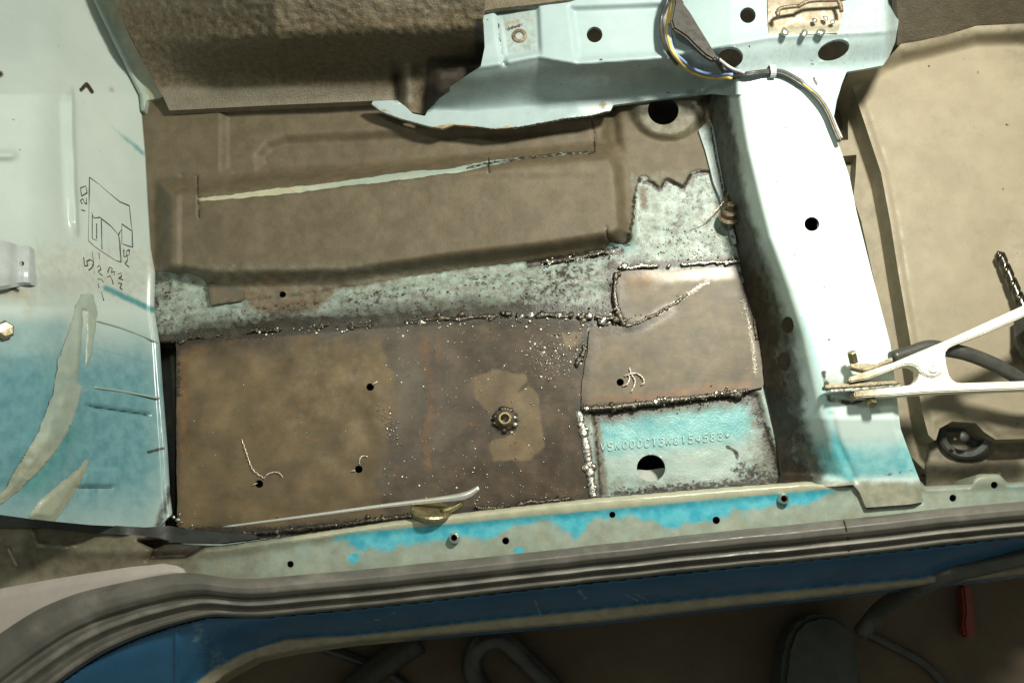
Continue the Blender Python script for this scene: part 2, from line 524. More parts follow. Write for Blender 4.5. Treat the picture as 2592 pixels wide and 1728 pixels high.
def tube_data(pts, rad, sides=8, flat=None):
    """pts list of Vectors; rad float or list -> verts, faces (closed ends)"""
    n = len(pts)
    R = [rad] * n if isinstance(rad, (int, float)) else list(np.interp(np.linspace(0, 1, n), np.linspace(0, 1, len(rad)), rad))
    verts = []; faces = []
    up = Vector((0, 0, 1))
    prev = None
    for i, p in enumerate(pts):
        t = (pts[min(i + 1, n - 1)] - pts[max(i - 1, 0)])
        t = t.normalized() if t.length > 1e-9 else Vector((1, 0, 0))
        if prev is None:
            s = t.cross(up)
            if s.length < 1e-3: s = t.cross(Vector((0, 1, 0)))
            s.normalize()
        else:
            s = (prev - t * prev.dot(t))
            s = s.normalized() if s.length > 1e-6 else prev
        prev = s
        w = t.cross(s).normalized()
        for k in range(sides):
            a = 2 * math.pi * k / sides
            fz = flat if flat else 1.0
            verts.append(p + s * math.cos(a) * R[i] + w * math.sin(a) * R[i] * fz)
    for i in range(n - 1):
        for k in range(sides):
            a = i * sides + k; b = i * sides + (k + 1) % sides
            faces.append((a, b, b + sides, a + sides))
    c0 = len(verts); verts.append(pts[0]); c1 = len(verts); verts.append(pts[-1])
    for k in range(sides):
        faces.append((c0, (k + 1) % sides, k))
        faces.append((c1, (n - 1) * sides + k, (n - 1) * sides + (k + 1) % sides))
    return verts, faces


def tube(name, pts, rad, m, parent=None, n=40, sides=10, flat=None):
    v, f = tube_data(catmull(pts, n), rad, sides, flat)
    return link(name, raw_mesh(name, v, f), m, parent)


def merged(name, chunks, m, parent=None, smooth=True):
    vs = []; fs = []
    for v, f in chunks:
        o = len(vs)
        vs.extend(v); fs.extend([tuple(i + o for i in q) for q in f])
    return link(name, raw_mesh(name, vs, fs), m, parent, smooth)


def slab(name, pts, z0, z1, m, parent=None, bevel=0.0008, smooth_n=0, attrs=None):
    """outline in pixels seen at height z1, extruded down to z0"""
    top = [V(x, y, z1) for x, y in pts]
    bm = bmesh.new()
    vt = [bm.verts.new(p) for p in top]
    f = bm.faces.new(vt)
    if f.normal.z == 0: f.normal_update()
    f.normal_update()
    if f.normal.z < 0: f.normal_flip()
    r = bmesh.ops.extrude_face_region(bm, geom=[f])
    for e in r['geom']:
        if isinstance(e, bmesh.types.BMVert):
            e.co.z += z0 - z1
    bmesh.ops.recalc_face_normals(bm, faces=bm.faces)
    if bevel:
        bmesh.ops.bevel(bm, geom=[e for e in bm.edges], offset=bevel, segments=2, affect='EDGES', clamp_overlap=True)
    bmesh.ops.triangulate(bm, faces=[q for q in bm.faces if len(q.verts) > 4])
    me = bpy.data.meshes.new(name)
    bm.to_mesh(me); bm.free()
    o = link(name, me, m, parent, smooth=False)
    if attrs:
        co = np.empty(len(me.vertices) * 3, np.float32); me.vertices.foreach_get('co', co); co = co.reshape(-1, 3)
        for k, fn in attrs.items():
            at = me.attributes.new(k, 'FLOAT', 'POINT')
            at.data.foreach_set('value', np.clip(fn(co), 0, 1).astype(np.float32))
    return o


def lathe(name, c, prof, m, parent=None, seg=24, axis=Vector((0, 0, 1)), smooth=False):
    """profile [(r, h)] round axis at point c"""
    ax = axis.normalized()
    s = ax.orthogonal().normalized(); w = ax.cross(s)
    vs = []; fs = []
    for r, h in prof:
        for k in range(seg):
            a = 2 * math.pi * k / seg
            vs.append(c + ax * h + (s * math.cos(a) + w * math.sin(a)) * r)
    for i in range(len(prof) - 1):
        for k in range(seg):
            a = i * seg + k; b = i * seg + (k + 1) % seg
            fs.append((a, b, b + seg, a + seg))
    if prof[-1][0] > 1e-6:
        pass
    return link(name, raw_mesh(name, vs, fs), m, parent, smooth)


_ico = {}


def ico(sub):
    if sub not in _ico:
        bm = bmesh.new(); bmesh.ops.create_icosphere(bm, subdivisions=sub, radius=1)
        _ico[sub] = ([v.co.copy() for v in bm.verts], [tuple(v.index for v in f.verts) for f in bm.faces]); bm.free()
    return _ico[sub]


def blob(c, r, sq=0.6, sub=2, jit=0.18):
    v, f = ico(sub)
    a = random.uniform(0, 6.28); ca, sa = math.cos(a), math.sin(a)
    ex = random.uniform(.8, 1.3)
    out = []
    ph = random.uniform(0, 9)
    for p in v:
        k = 1 + jit * math.sin(p.x * 3.1 + ph) * math.cos(p.y * 2.7 + ph * 1.3) + jit * .5 * math.sin(p.z * 5 + ph * 2)
        x = p.x * r * k * ex; y = p.y * r * k; z = p.z * r * k * sq
        out.append(c + Vector((x * ca - y * sa, x * sa + y * ca, z)))
    return out, f


def along(pts, spacing):
    P = [Vector((a, b, 0)) for a, b in pts]
    out = []
    for i in range(len(P) - 1):
        L = (P[i + 1] - P[i]).length; n = max(1, int(L / spacing))
        for k in range(n):
            q = P[i].lerp(P[i + 1], (k + random.uniform(-.3, .3)) / n)
            out.append((q.x, q.y))
    return out


def weld(name, pts, zf, m, parent, r=(5, 9), spacing=8, jit=4, sq=.65, extra=0, skip=0.0):
    ch = []
    gap = 0
    for x, y in along(pts, spacing):
        if gap > 0:
            gap -= 1
            continue
        if random.random() < skip:
            gap = random.randint(0, 3)
            continue
        x += random.uniform(-jit, jit); y += random.uniform(-jit, jit)
        rr = (r[0] + (r[1] - r[0]) * random.random() ** 1.6) * PX
        ch.append(blob(V(x, y, float(zf(np.array(x), np.array(y))) - rr * .15), rr * random.uniform(.8, 1.25), sq * random.uniform(.6, 1.2), 2, .3))
        for k in range(extra):
            if random.random() < .6:
                xx = x + random.gauss(0, 16); yy = y + random.gauss(0, 10)
                ch.append(blob(V(xx, yy, float(zf(np.array(xx), np.array(yy))) - .0006), random.uniform(1.0, 3.2) * PX, .8, 1))
    o = merged(name, ch, m, parent)
    o['kind'] = 'stuff'
    return o


# ------------------------------------------------------------------ the garage floor outside the car
GZ = -0.34
g = raw_mesh('ground', [(-3, -3, GZ), (3, -3, GZ), (3, 3, GZ), (-3, 3, GZ)], [(0, 1, 2, 3)])
tag(link('ground', g, MAT_GROUND), 'brown concrete garage floor outside the door sill', kind='structure')

# ------------------------------------------------------------------ car body
BODY = thing('car_body', 'stripped car interior with welded floor patches and pale green painted panels', 'car body', (0, 0, 0))

# ---- floor pan -------------------------------------------------
MATPOLY = [(320, 215), (1800, 215), (1806, 433), (1798, 433), (1769, 430), (1747, 442), (1731, 471), (1708, 462), (1686, 449), (1670, 474),
           (1650, 458), (1632, 446), (1616, 452), (1611, 490), (1609, 519), (1601, 570), (1597, 614), (1580, 618), (1548, 612), (1530, 632),
           (1373, 657), (1150, 684), (1001, 707), (870, 728), (760, 745), (618, 759), (532, 772), (527, 745), (522, 715), (505, 705),
           (480, 692), (455, 695), (430, 689), (391, 690), (320, 690)]
PAD = [(412, 472), (506, 470), (900, 448), (1250, 408), (1552, 380), (1574, 420), (1592, 590), (1552, 606), (1373, 633), (1150, 658),
       (1001, 680), (870, 700), (540, 706), (460, 690), (412, 688)]
BASIN = [(567, 285), (940, 268), (1545, 262), (1553, 385), (1250, 412), (900, 440), (590, 452), (567, 430)]
SLOT = [(655, 396), (680, 368), (724, 352), (1059, 338), (1300, 325), (1535, 312), (1540, 368), (1250, 400), (900, 428), (680, 440), (660, 425)]
TEAR = [(506, 505), (580, 499), (663, 489), (800, 474), (906, 460), (1060, 441), (1150, 432), (1238, 413), (1330, 400), (1418, 390), (1500, 386)]
RIDGE_D = [(420, 800), (700, 792), (1000, 757), (1250, 733), (1540, 690)]
VINPOLY = [(1500, 1040), (1677, 1014), (1891, 990), (1920, 1000), (1945, 1090), (1975, 1193), (1985, 1240), (1520, 1262)]
GAP = [(392, 872), (448, 872), (450, 1340), (420, 1340)]
VALLEY = [(1552, 270), (1560, 385), (1574, 430), (1580, 540), (1588, 612)]
CUTS = [[(500, 448), (504, 553)], [(1236, 398), (1238, 436)], [(1498, 302), (1502, 330), (1506, 385)], [(1534, 574), (1538, 600), (1546, 611), (1593, 620)]]


def tear_w(x):
    return ip(x, [(500, 1), (560, 4), (700, 7), (1000, 7.5), (1200, 6), (1300, 3.5), (1420, 1.5), (1500, .3)])


def z_floor(x, y):
    z = np.zeros_like(x, dtype=float)
    m = sdf(x, y, MATPOLY) + fbm(x, y, 14) * 5
    z = z + .003 * sstep(-7, 7, m)
    z = z + .024 * sstep(-26, 26, sdf(x, y, PAD))
    z = z - .009 * sstep(-16, 16, sdf(x, y, BASIN))
    z = z - .009 * sstep(-18, 18, sdf(x, y, SLOT))
    z = z - .008 * gau(line_d(x, y, VALLEY), 14)
    z = z - .003 * sstep(446, 462, x) * sstep(430, 460, y) * sstep(720, 690, y) * sstep(1650, 1400, x)
    r = np.sqrt(((x - 1690) / 1.2) ** 2 + (y - 278) ** 2)
    z = z + .009 * sstep(84, 58, r)
    z = z + .004 * gau(line_d(x, y, RIDGE_D), 34)
    z = z - .003 * sstep(-8, 8, sdf(x, y, VINPOLY))
    z = z - .035 * sstep(-6, 4, sdf(x, y, GAP))
    tw = tear_w(x)
    td = line_d(x, y, TEAR) + fbm(x, y, 30) * 4
    z = z - .002 * sstep(tw + 8, tw - 5, td)
    for c in CUTS:
        z = z - .002 * sstep(5, 0, line_d(x, y, c))
    # dents and unevenness
    z = z + .0025 * fbm(x, y, 190, 3) + .0004 * fbm(x, y, 22, 3)
    return z


def specks(x, y, n, box, seed, r=3.0):
    g_ = np.random.default_rng(seed)
    o = np.zeros_like(x)
    for k in range(n):
        cx = g_.uniform(box[0], box[2]); cy = g_.uniform(box[1], box[3]); rr = r * g_.uniform(.6, 1.7)
        o = np.maximum(o, g_.uniform(.5, .95) * gau(np.hypot((x - cx) * g_.uniform(.6, 1.4), y - cy), rr))
    return o


def a_mat(x, y):
    m = sdf(x, y, MATPOLY) + fbm(x, y, 14) * 5
    tw = tear_w(x)
    td = line_d(x, y, TEAR) + fbm(x, y, 30) * 4
    return sstep(-8, 8, m) * (1 - sstep(tw + 6, tw - 5, td))


def a_burn_shade_floor(x, y):
    b = np.zeros_like(x)
    D = [(391, 690), (530, 700), (540, 775), (870, 735), (1001, 714), (1150, 690), (1373, 664), (1552, 636), (1600, 620), (1570, 830), (400, 875)]
    b = np.maximum(b, (.38 + .22 * fbm(x, y, 55)) * sstep(-6, 20, sdf(x, y, D)))
    b = np.maximum(b, .40 * sstep(-6, 20, sdf(x, y, D)) * sstep(1350, 1480, x))
    E = [(1616, 450), (1800, 430), (1870, 650), (1600, 675)]
    b = np.maximum(b, (.34 + .2 * fbm(x, y, 50)) * sstep(-4, 10, sdf(x, y, E)))
    b = np.maximum(b, .55 * sstep(-10, 20, sdf(x, y, [(1740, 440), (1800, 432), (1870, 650), (1760, 660), (1770, 520)])) * .75)
    for l, w, k in [([(395, 868), (640, 840), (900, 820), (1250, 796), (1580, 815)], 26, .95), ([(1556, 680), (1560, 800)], 22, .9),
                    ([(1600, 672), (1870, 662)], 16, .75), ([(1340, 668), (1480, 648), (1570, 634)], 14, .8), ([(1300, 790), (1560, 800)], 34, .9),
                    ([(640, 840), (700, 822), (830, 818)], 22, .9),
                    ([(1500, 1038), (1680, 1018), (1891, 992)], 20, .75), ([(1506, 1040), (1524, 1262)], 9, .6),
                    ([(1905, 995), (1925, 1060), (1960, 1150), (1985, 1235)], 20, .62), ([(1560, 1250), (1780, 1232), (1990, 1215)], 24, .6), ([(1880, 1190), (1990, 1222)], 40, .58), ([(1840, 1130), (1862, 1142), (1866, 1160)], 6, .8),
                    ([(1616, 455), (1650, 465), (1670, 480), (1690, 455), (1731, 475), (1750, 445), (1798, 434)], 9, .85),
                    ([(1585, 620), (1600, 560), (1610, 470)], 8, .62),
                    ([(1760, 260), (1790, 250)], 30, .5)]:
        b = np.maximum(b, k * gau(line_d(x, y, l), w))
    b = np.maximum(b, sstep(-4, 6, sdf(x, y, GAP)))  # shade in the deep gap beside the patch, painted black
    b = np.maximum(b, sstep(10, 50, x - ip(y, [(230, 1800), (400, 1822), (600, 1858), (729, 1875), (840, 1910), (979, 1925), (1193, 1962), (1300, 1990)])))  # soot at the base; floor beneath painted black so the crossmember hole looks dark
    for c in CUTS:
        b = np.maximum(b, .85 * sstep(5, 0, line_d(x, y, c) + 1.5 * fbm(x, y, 12)))
    b = np.maximum(b, .42 * gau(line_d(x, y, [(391, 700), (400, 860)]), 30))
    b = np.maximum(b, .62 * gau(line_d(x, y, TEAR[5:]), 7) * (x > 1180))
    return b


def a_rust_floor(x, y):
    r = 1.15 * sstep(-20, 30, sdf(x, y, [(610, 705), (700, 690), (800, 715), (860, 735), (800, 790), (690, 800), (630, 780)]))
    r = np.maximum(r, .65 * gau(line_d(x, y, [(1625, 480), (1632, 520)]), 18))
    rr = np.sqrt((x - 1690) ** 2 + (y - 280) ** 2)
    r = np.maximum(r, .5 * sstep(90, 50, rr) * (x > 1690))
    r = np.maximum(r, .6 * gau(line_d(x, y, [(600, 848), (720, 842), (830, 832)]), 10))
    r = np.maximum(r, .5 * gau(line_d(x, y, [(870, 725), (980, 715)]), 14))
    return r


def a_dirt_floor(x, y):
    r = np.sqrt(((x - 1695) / 1.25) ** 2 + (y - 278) ** 2)
    d = .62 * sstep(90, 60, r)
    d = np.maximum(d, .5 * gau(line_d(x, y, RIDGE_D[1:]), 70) * .85)
    d = np.maximum(d, .45 * sstep(0, 40, sdf(x, y, VINPOLY)) * sstep(1180, 1230, y))
    d = np.maximum(d, .95 * gau(line_d(x, y, [(1500, 1040), (1680, 1020), (1891, 994)]), 34) * (y > 990))
    d = np.maximum(d, .9 * gau(line_d(x, y, [(1508, 1040), (1528, 1262)]), 15))
    d = np.maximum(d, .55 * sstep(1840, 1930, x) * sstep(-10, 10, sdf(x, y, VINPOLY)))
    d = np.maximum(d, .42 * sstep(-5, 10, sdf(x, y, [(1590, 430), (1800, 425), (1875, 650), (1850, 680), (1590, 680)])))
    d = np.maximum(d, .52 * sstep(640, 690, y) * (y < 880) * sstep(1600, 1560, x))
    return d


def a_blue_floor(x, y):
    return 1.05 * sstep(0, 25, sdf(x, y, VINPOLY)) * sstep(1200, 1100, y + (x - 1500) * .10) * sstep(1960, 1860, x) + .5 * gau(line_d(x, y, [(1545, 625), (1590, 628)]), 14)


SEAMS = [([(395, 868), (640, 840), (900, 820), (1250, 796), (1580, 815)], 52, 1.0), ([(1556, 680), (1560, 800)], 32, .9), ([(1600, 674), (1880, 664)], 22, .75), ([(1340, 668), (1570, 634)], 18, .8),
         ([(1500, 1040), (1891, 996)], 36, .9), ([(1465, 1040), (1500, 1262)], 34, .8), ([(1905, 995), (1940, 1080), (1985, 1235)], 26, .75), ([(1560, 1256), (1990, 1226)], 20, .75), ([(1870, 690), (1925, 850), (1938, 985)], 20, .8),
         ([(1490, 830), (1470, 930)], 40, .7), ([(1370, 860), (1440, 930)], 50, .62), ([(450, 1345), (700, 1350), (1000, 1318), (1480, 1262)], 26, .85), ([(1585, 828), (1650, 812), (1700, 780)], 22, .75), ([(440, 870), (446, 1320)], 12, .8)]


def a_soot(x, y):
    r = np.zeros_like(x)
    for l, w, k in SEAMS:
        r = np.maximum(r, k * gau(line_d(x, y, l) + 12 * fbm(x, y, 45), w))
    return r * (.85 + .5 * fbm(x + 300, y, 70))


FLOOR = sheet('floor_pan', [(325, 220), (2015, 220), (2015, 1380), (325, 1380)], z_floor, MAT_FLOOR, BODY, step=4.0,
              holes=[(1679, 279, 39, 37), (1648, 1184, 36, 34), (715, 745, 9, 8), (937, 979, 14, 14), (908, 1187, 14, 14), (656, 1224, 14, 14), (1570, 967, 14, 14)],
              attrs=dict(mat=a_mat, burn_shade=a_burn_shade_floor, soot=lambda x, y: a_soot(x, y) * (y > 600), rust=a_rust_floor, dirt_shade=a_dirt_floor, blue=a_blue_floor, cream=lambda x, y: (1 - a_mat(x, y)) * sstep(30, 15, line_d(x, y, TEAR)) * ip(x, [(500, .9), (700, .7), (900, .45), (1400, .3)])), skirt=.004)
tag(FLOOR, 'brown coated pressed floor pan with scorched pale green strip')

tag(sheet('hole_backing', [(150, 1450), (-100, -300), (2800, -300), (2800, 1400)], lambda x, y: -.15 + 0 * x, mat('matt_black_backing', lin(.012, .01, .007), lin(.022, .018, .012), 30, .95, spec=.1, bump=0), BODY, step=60), 'added black backing plate that keeps the drilled holes dark')  # backing added below the floor to darken the holes
# white painted panel below the half open hole
sheet('under_floor_panel', [(1590, 1186), (1640, 1190), (1700, 1180), (1720, 1260), (1600, 1270)], lambda x, y: -.022 + 0 * x,
      mat('white_underpanel', lin(.42, .44, .40), lin(.5, .52, .47), 40, .5, bump=.1), BODY, step=8)

# small flap of coating
tag(sheet('coating_flap', [(524, 718), (560, 722), (618, 735), (616, 760), (575, 766), (533, 773)], lambda x, y: z_floor(x, y) + .0035,
          mat('flap_coating', lin(.10, .082, .055), lin(.13, .105, .07), 60, .6, bump=.2), FLOOR, step=4, skirt=.002), 'loose brown flap of floor coating')


# ---- steel patches ---------------------------------------------
def z_patchA(x, y):
    return .0025 + .0009 * fbm(x, y, 210, 3) + .0006 * gau(line_d(x, y, [(960, 900), (960, 1250)]), 30)


PA = [(446, 866), (560, 852), (700, 842), (900, 826), (1060, 815), (1250, 806), (1400, 806), (1486, 812), (1486, 880), (1472, 960), (1468, 1040),
      (1480, 1100), (1490, 1180), (1500, 1262), (1300, 1282), (1050, 1310), (820, 1338), (640, 1356), (520, 1350), (448, 1330)]


def a_heatA(x, y):
    c = [(980, 825), (1490, 815), (1500, 1270), (980, 1320), (955, 1210), (985, 1130), (965, 1080), (1000, 1010), (1000, 940), (960, 890)]
    h = sstep(-25, 25, sdf(x, y, c) + fbm(x, y, 60) * 25)
    clean = [(1195, 960), (1250, 935), (1330, 950), (1360, 1000), (1372, 1070), (1380, 1130), (1340, 1160), (1250, 1165), (1232, 1120), (1290, 1098), (1240, 1050), (1205, 1010)]
    h = h * (1 - sstep(-10, 12, sdf(x, y, clean) + fbm(x, y, 30) * 10))
    h = h * (1 - sstep(-8, 10, sdf(x, y, [(1420, 842), (1470, 838), (1470, 870), (1435, 888)])))
    h = np.maximum(h, .9 * gau(line_d(x, y, PA[:8]), 24))
    h = np.maximum(h, .85 * gau(line_d(x, y, [(1352, 950), (1330, 975), (1312, 992)]), 6))
    return h


def a_rustA(x, y):
    r = .62 * gau(x - 1080 - 20 * fbm(x, y, 90), 16) * sstep(830, 870, y) * sstep(1260, 1180, y)
    r = np.maximum(r, .5 * gau(x - 1110, 12) * (y < 1060))
    r = np.maximum(r, .30 + 0 * x)
    r = np.maximum(r, .55 * gau(line_d(x, y, [(470, 890), (620, 862), (800, 850)]), 25))
    r = np.maximum(r, .6 * gau(x - 468, 16) * (y > 880) * (y < 1150))
    return r


def a_burnA(x, y):
    b = .85 * gau(line_d(x, y, PA[:8] + [(1486, 880)]), 13)
    b = np.maximum(b, .8 * gau(line_d(x, y, [(1470, 1030), (1480, 1100), (1500, 1262)]), 22))
    b = np.maximum(b, .72 * gau(line_d(x, y, [(500, 1345), (700, 1345), (950, 1322), (1200, 1292), (1500, 1262)]), 18))
    b = np.maximum(b, .45 * gau(line_d(x, y, [(1370, 860), (1420, 900), (1440, 930)]), 40))
    b = np.maximum(b, .40 * gau(line_d(x, y, [(960, 1040), (990, 1090), (1000, 1120)]), 34))
    b = np.maximum(b, .26 * a_heatA(x, y))
    b = np.maximum(b, .75 * gau(np.hypot(x - 1277, y - 1065) - 26, 14))
    b = np.maximum(b, .6 * gau(line_d(x, y, [(447, 866), (450, 1000)]), 14))
    return b


def z_flat(z):
    return lambda x, y: z + 0 * x


HOLES_A = [(937, 979, 10, 9.5), (908, 1187, 10, 9.5), (656, 1224, 10.5, 10)]
PATCH_A = sheet('steel_patch', PA, z_patchA, MAT_PATCH, BODY, step=4.5, holes=HOLES_A, rag=3, ragscale=25,
                attrs=dict(tan=lambda x, y: .25 * sstep(700, 940, x) + 0 * y, scorch=a_heatA, rust=a_rustA, burn_shade=a_burnA, soot=lambda x, y: np.maximum(a_soot(x, y), .42 * sstep(.1, .9, a_heatA(x, y)) * (1 + .6 * fbm(x, y, 130))), bright=lambda x, y: 0 * x), skirt=.003)
tag(PATCH_A, 'large rust brown steel patch darkened by welding heat')

PB = [(1556, 690), (1600, 684), (1700, 682), (1862, 676), (1880, 720), (1900, 770), (1918, 840), (1927, 910), (1934, 978), (1891, 990), (1800, 1001),
      (1677, 1016), (1560, 1030), (1471, 1034), (1474, 960), (1488, 880), (1492, 830), (1583, 824), (1562, 780), (1556, 737)]


def z_patchB(x, y):
    return .0042 + .0008 * fbm(x, y, 190, 3) + .0004 * gau(line_d(x, y, [(1600, 822), (1690, 780), (1790, 712)]), 14)


def a_heatB(x, y):
    h = .8 * gau(line_d(x, y, [(1600, 690), (1700, 700), (1860, 690)]), 22)
    h = np.maximum(h, .95 * gau(line_d(x, y, [(1480, 850), (1560, 832), (1640, 815), (1690, 785)]), 22))
    h = np.maximum(h, .9 * sstep(60, 0, x - 1475 + 25 * fbm(x, y, 50)))
    h = np.maximum(h, .5 * gau(line_d(x, y, [(1865, 690), (1905, 790)]), 18))
    return h


PATCH_B = sheet('steel_patch', PB, z_patchB, MAT_PATCH, BODY, step=4.5, holes=[(1570, 967, 9.5, 9.5)], rag=3, ragscale=25,
                attrs=dict(tan=lambda x, y: .95 - .5 * sstep(985, 1025, y + (x - 1677) * .14) - .35 * sstep(790, 720, y) * sstep(1800, 1650, x),
                           scorch=a_heatB, soot=lambda x, y: .85 * a_soot(x, y),
                           rust=lambda x, y: .7 * gau(line_d(x, y, [(1500, 1022), (1677, 1004), (1891, 978)]), 22) + .55 * gau(line_d(x, y, [(1570, 705), (1640, 712)]), 20),
                           burn_shade=lambda x, y: np.maximum.reduce([.8 * gau(line_d(x, y, [(1471, 1034), (1677, 1018), (1891, 992)]), 12), .8 * gau(line_d(x, y, [(1556, 690), (1560, 780), (1583, 824)]), 14),
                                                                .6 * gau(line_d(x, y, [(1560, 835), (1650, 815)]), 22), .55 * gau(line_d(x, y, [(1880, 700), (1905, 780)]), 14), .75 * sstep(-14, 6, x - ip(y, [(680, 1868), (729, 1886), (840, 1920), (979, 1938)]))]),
                           bright=lambda x, y: .44 * gau(line_d(x, y, [(1670, 792), (1720, 758), (1790, 714)]) + 4 * fbm(x, y, 16), 10) + .42 * gau(line_d(x, y, [(1885, 760), (1905, 860), (1912, 940)]), 12)), skirt=.004)
tag(PATCH_B, 'tan steel patch with scribed drill hole beside the crossmember')


# ---- VIN stamping on the floor ----------------------------------
FONT = {
    'V': [[(0, 1), (.3, 0), (.6, 1)]],
    'S': [[(.6, .85), (.45, 1), (.15, 1), (0, .85), (0, .65), (.15, .52), (.45, .48), (.6, .35), (.6, .15), (.45, 0), (.15, 0), (0, .15)]],
    'K': [[(0, 0), (0, 1)], [(.6, 1), (0, .45)], [(.18, .6), (.6, 0)]],
    '0': [[(.3, 0), (.05, .2), (0, .5), (.05, .8), (.3, 1), (.55, .8), (.6, .5), (.55, .2), (.3, 0)]],
    'C': [[(.6, .8), (.45, 1), (.15, 1), (0, .75), (0, .25), (.15, 0), (.45, 0), (.6, .2)]],
    'T': [[(0, 1), (.6, 1)], [(.3, 1), (.3, 0)]],
    '3': [[(0, .85), (.15, 1), (.45, 1), (.6, .8), (.5, .58), (.25, .52), (.5, .46), (.6, .25), (.45, 0), (.15, 0), (0, .15)]],
    '8': [[(.3, .52), (.08, .65), (.08, .88), (.3, 1), (.52, .88), (.52, .65), (.3, .52), (.02, .35), (.02, .12), (.3, 0), (.58, .12), (.58, .35), (.3, .52)]],
    '1': [[(.1, .8), (.3, 1), (.3, 0)]],
    '5': [[(.55, 1), (.08, 1), (.05, .58), (.35, .62), (.58, .45), (.58, .15), (.4, 0), (.1, 0), (0, .12)]],
    '4': [[(.45, 0), (.45, 1), (0, .3), (.6, .3)]],
    '*': [[(.3, .85), (.3, .25)], [(.05, .7), (.55, .4)], [(.55, .7), (.05, .4)]],
}
VIN = 'VSK000CT3K8154583*'
MAT_STAMP = mat('stamp_highlight_paint', lin(.40, .56, .55), lin(.50, .64, .61), 60, .22, bump=0)  # lighter than the floor paint: highlights on the stamping put into colour
ch = []
for i, c in enumerate(VIN):
    u = i / (len(VIN) - 1)
    bx = 1521 + u * (1836 - 1521); by = 1141 + u * (1113 - 1141)
    sl = (1113 - 1141) / (1836 - 1521)
    for st in FONT[c]:
        pts = []
        for a, b in st:
            x = bx + a * 17 - b * sl * 5; y = by + a * 17 * sl - b * 19
            pts.append(V(x, y, float(z_floor(np.array(x), np.array(y))) + .0005))
        n = max(2, 4 * (len(pts) - 1))
        ch.append(tube_data(catmull(pts, n) if len(pts) > 3 else catmull(pts, 4) if len(pts) == 2 else [q for k in range(len(pts) - 1) for q in catmull(pts[k:k + 2], 4)], .00085, 6))
tag(merged('stamped_number', ch, MAT_STAMP, FLOOR), 'row of stamped serial characters on turquoise floor paint')

# ---- welds -------------------------------------------------------
zW = lambda x, y: np.maximum(z_floor(x, y), .0015) + .0012
ZF = lambda z: (lambda x, y: z + 0 * x)


def bead(pts, zf, m, r=(4, 8), flat=.5, wander=4, broken=0.0, seed=0, glob=0.25):
    """fused weld run: a lumpy rippled ribbon with globs melted into it"""
    P = [Vector((a, b, 0)) for a, b in pts]
    L = sum((P[i + 1] - P[i]).length for i in range(len(P) - 1))
    n = max(8, int(L / 3))
    base = catmull(P, n)
    runs = []; cur = []
    rs = []; R_ = []
    for i, q in enumerate(base):
        t = i * 3.0
        nz = float(fbm(np.array(t), np.array(seed * 37.0), 16, 3)); n2 = float(fbm(np.array(t), np.array(seed * 71.0 + 9), 30, 2))
        if broken and float(fbm(np.array(t), np.array(seed * 13.0 + 3), 45, 2)) > .35 - broken * .5:
            if len(cur) > 3: runs.append((cur, rs))
            cur = []; rs = []
            continue
        x = q.x + n2 * wander * .4; y = q.y + n2 * wander * 1.6
        rr = (r[0] + (r[1] - r[0]) * (.5 + nz)) * (1 + .16 * math.sin(t * .9 + seed)) * PX
        cur.append(V(x, y, float(zf(np.array(x), np.array(y))) - rr * .12)); rs.append(max(rr, .0006))
    if len(cur) > 3: runs.append((cur, rs))
    ch = []
    for c_, r_ in runs:
        v, f = tube_data(c_, r_, 10, flat)
        v = [p + Vector((random.gauss(0, .00022), random.gauss(0, .00022), random.gauss(0, .00022))) for p in v]
        ch.append((v, f))
        for p, q in zip(c_, r_):
            if random.random() < glob * .4:
                ch.append(blob(p + Vector((random.gauss(0, q * .6), random.gauss(0, q * .6), 0)), q * random.uniform(.6, 1.25), random.uniform(.35, .7), 2, .3))
            if random.random() < glob * .5:
                ch.append(blob(p + Vector((random.gauss(0, .006), random.gauss(0, .005), -.0008)), random.uniform(.0004, .0013), .8, 1))
    o = merged('weld_bead', ch, m, BODY)
    o['kind'] = 'stuff'
    return o


bead([(450, 862), (540, 850), (640, 838), (760, 828), (900, 822), (1060, 812)], zW, MAT_WELD_DARK, (2.5, 6.5), .5, 6, .55, 1, .5)
bead([(1060, 812), (1250, 800), (1400, 798), (1500, 802), (1580, 812)], zW, MAT_WELD_DARK, (4, 10), .5, 5, .25, 2, .6)
bead([(1560, 690), (1556, 740), (1562, 780), (1578, 818)], ZF(.004), MAT_WELD_DARK, (4, 9), .5, 4, .2, 3, .5)
bead([(1570, 678), (1650, 673), (1750, 668), (1875, 660)], ZF(.0035), MAT_WELD, (2.5, 6), .55, 4, .45, 4, .6)
bead([(1471, 1033), (1560, 1030), (1680, 1015), (1800, 1001), (1893, 987)], ZF(.0045), MAT_WELD_DARK, (4.5, 8), .5, 4, 0, 5, .6)
weld('weld_bead', [(1480, 1033), (1560, 1029), (1680, 1014), (1800, 1000), (1890, 987)], ZF(.0062), MAT_WELD, BODY, (2, 6), 9, 4, .5, 1, .35)
bead([(1466, 1046), (1478, 1100), (1490, 1170), (1502, 1258)], ZF(.003), MAT_WELD, (7, 12), .38, 6, 0, 6, .45)
bead([(1490, 830), (1480, 880), (1460, 925)], ZF(.004), MAT_WELD_DARK, (3, 7), .5, 8, .4, 7, .8)
bead([(590, 1352), (680, 1348), (800, 1333), (950, 1316), (1060, 1306)], ZF(.006), MAT_WELD_DARK, (4, 8), .6, 3, .3, 8, .3)
bead([(1180, 1292), (1300, 1277), (1480, 1258)], ZF(.006), MAT_WELD_DARK, (3, 7), .6, 3, .4, 9, .5)
bead([(1340, 668), (1440, 656), (1560, 634)], zW, MAT_WELD_DARK, (2, 5), .6, 4, .5, 10, .6)
bead([(1585, 824), (1640, 806), (1700, 772), (1740, 745)], ZF(.0052), MAT_WELD_DARK, (2, 5), .35, 4, .2, 11, .5)
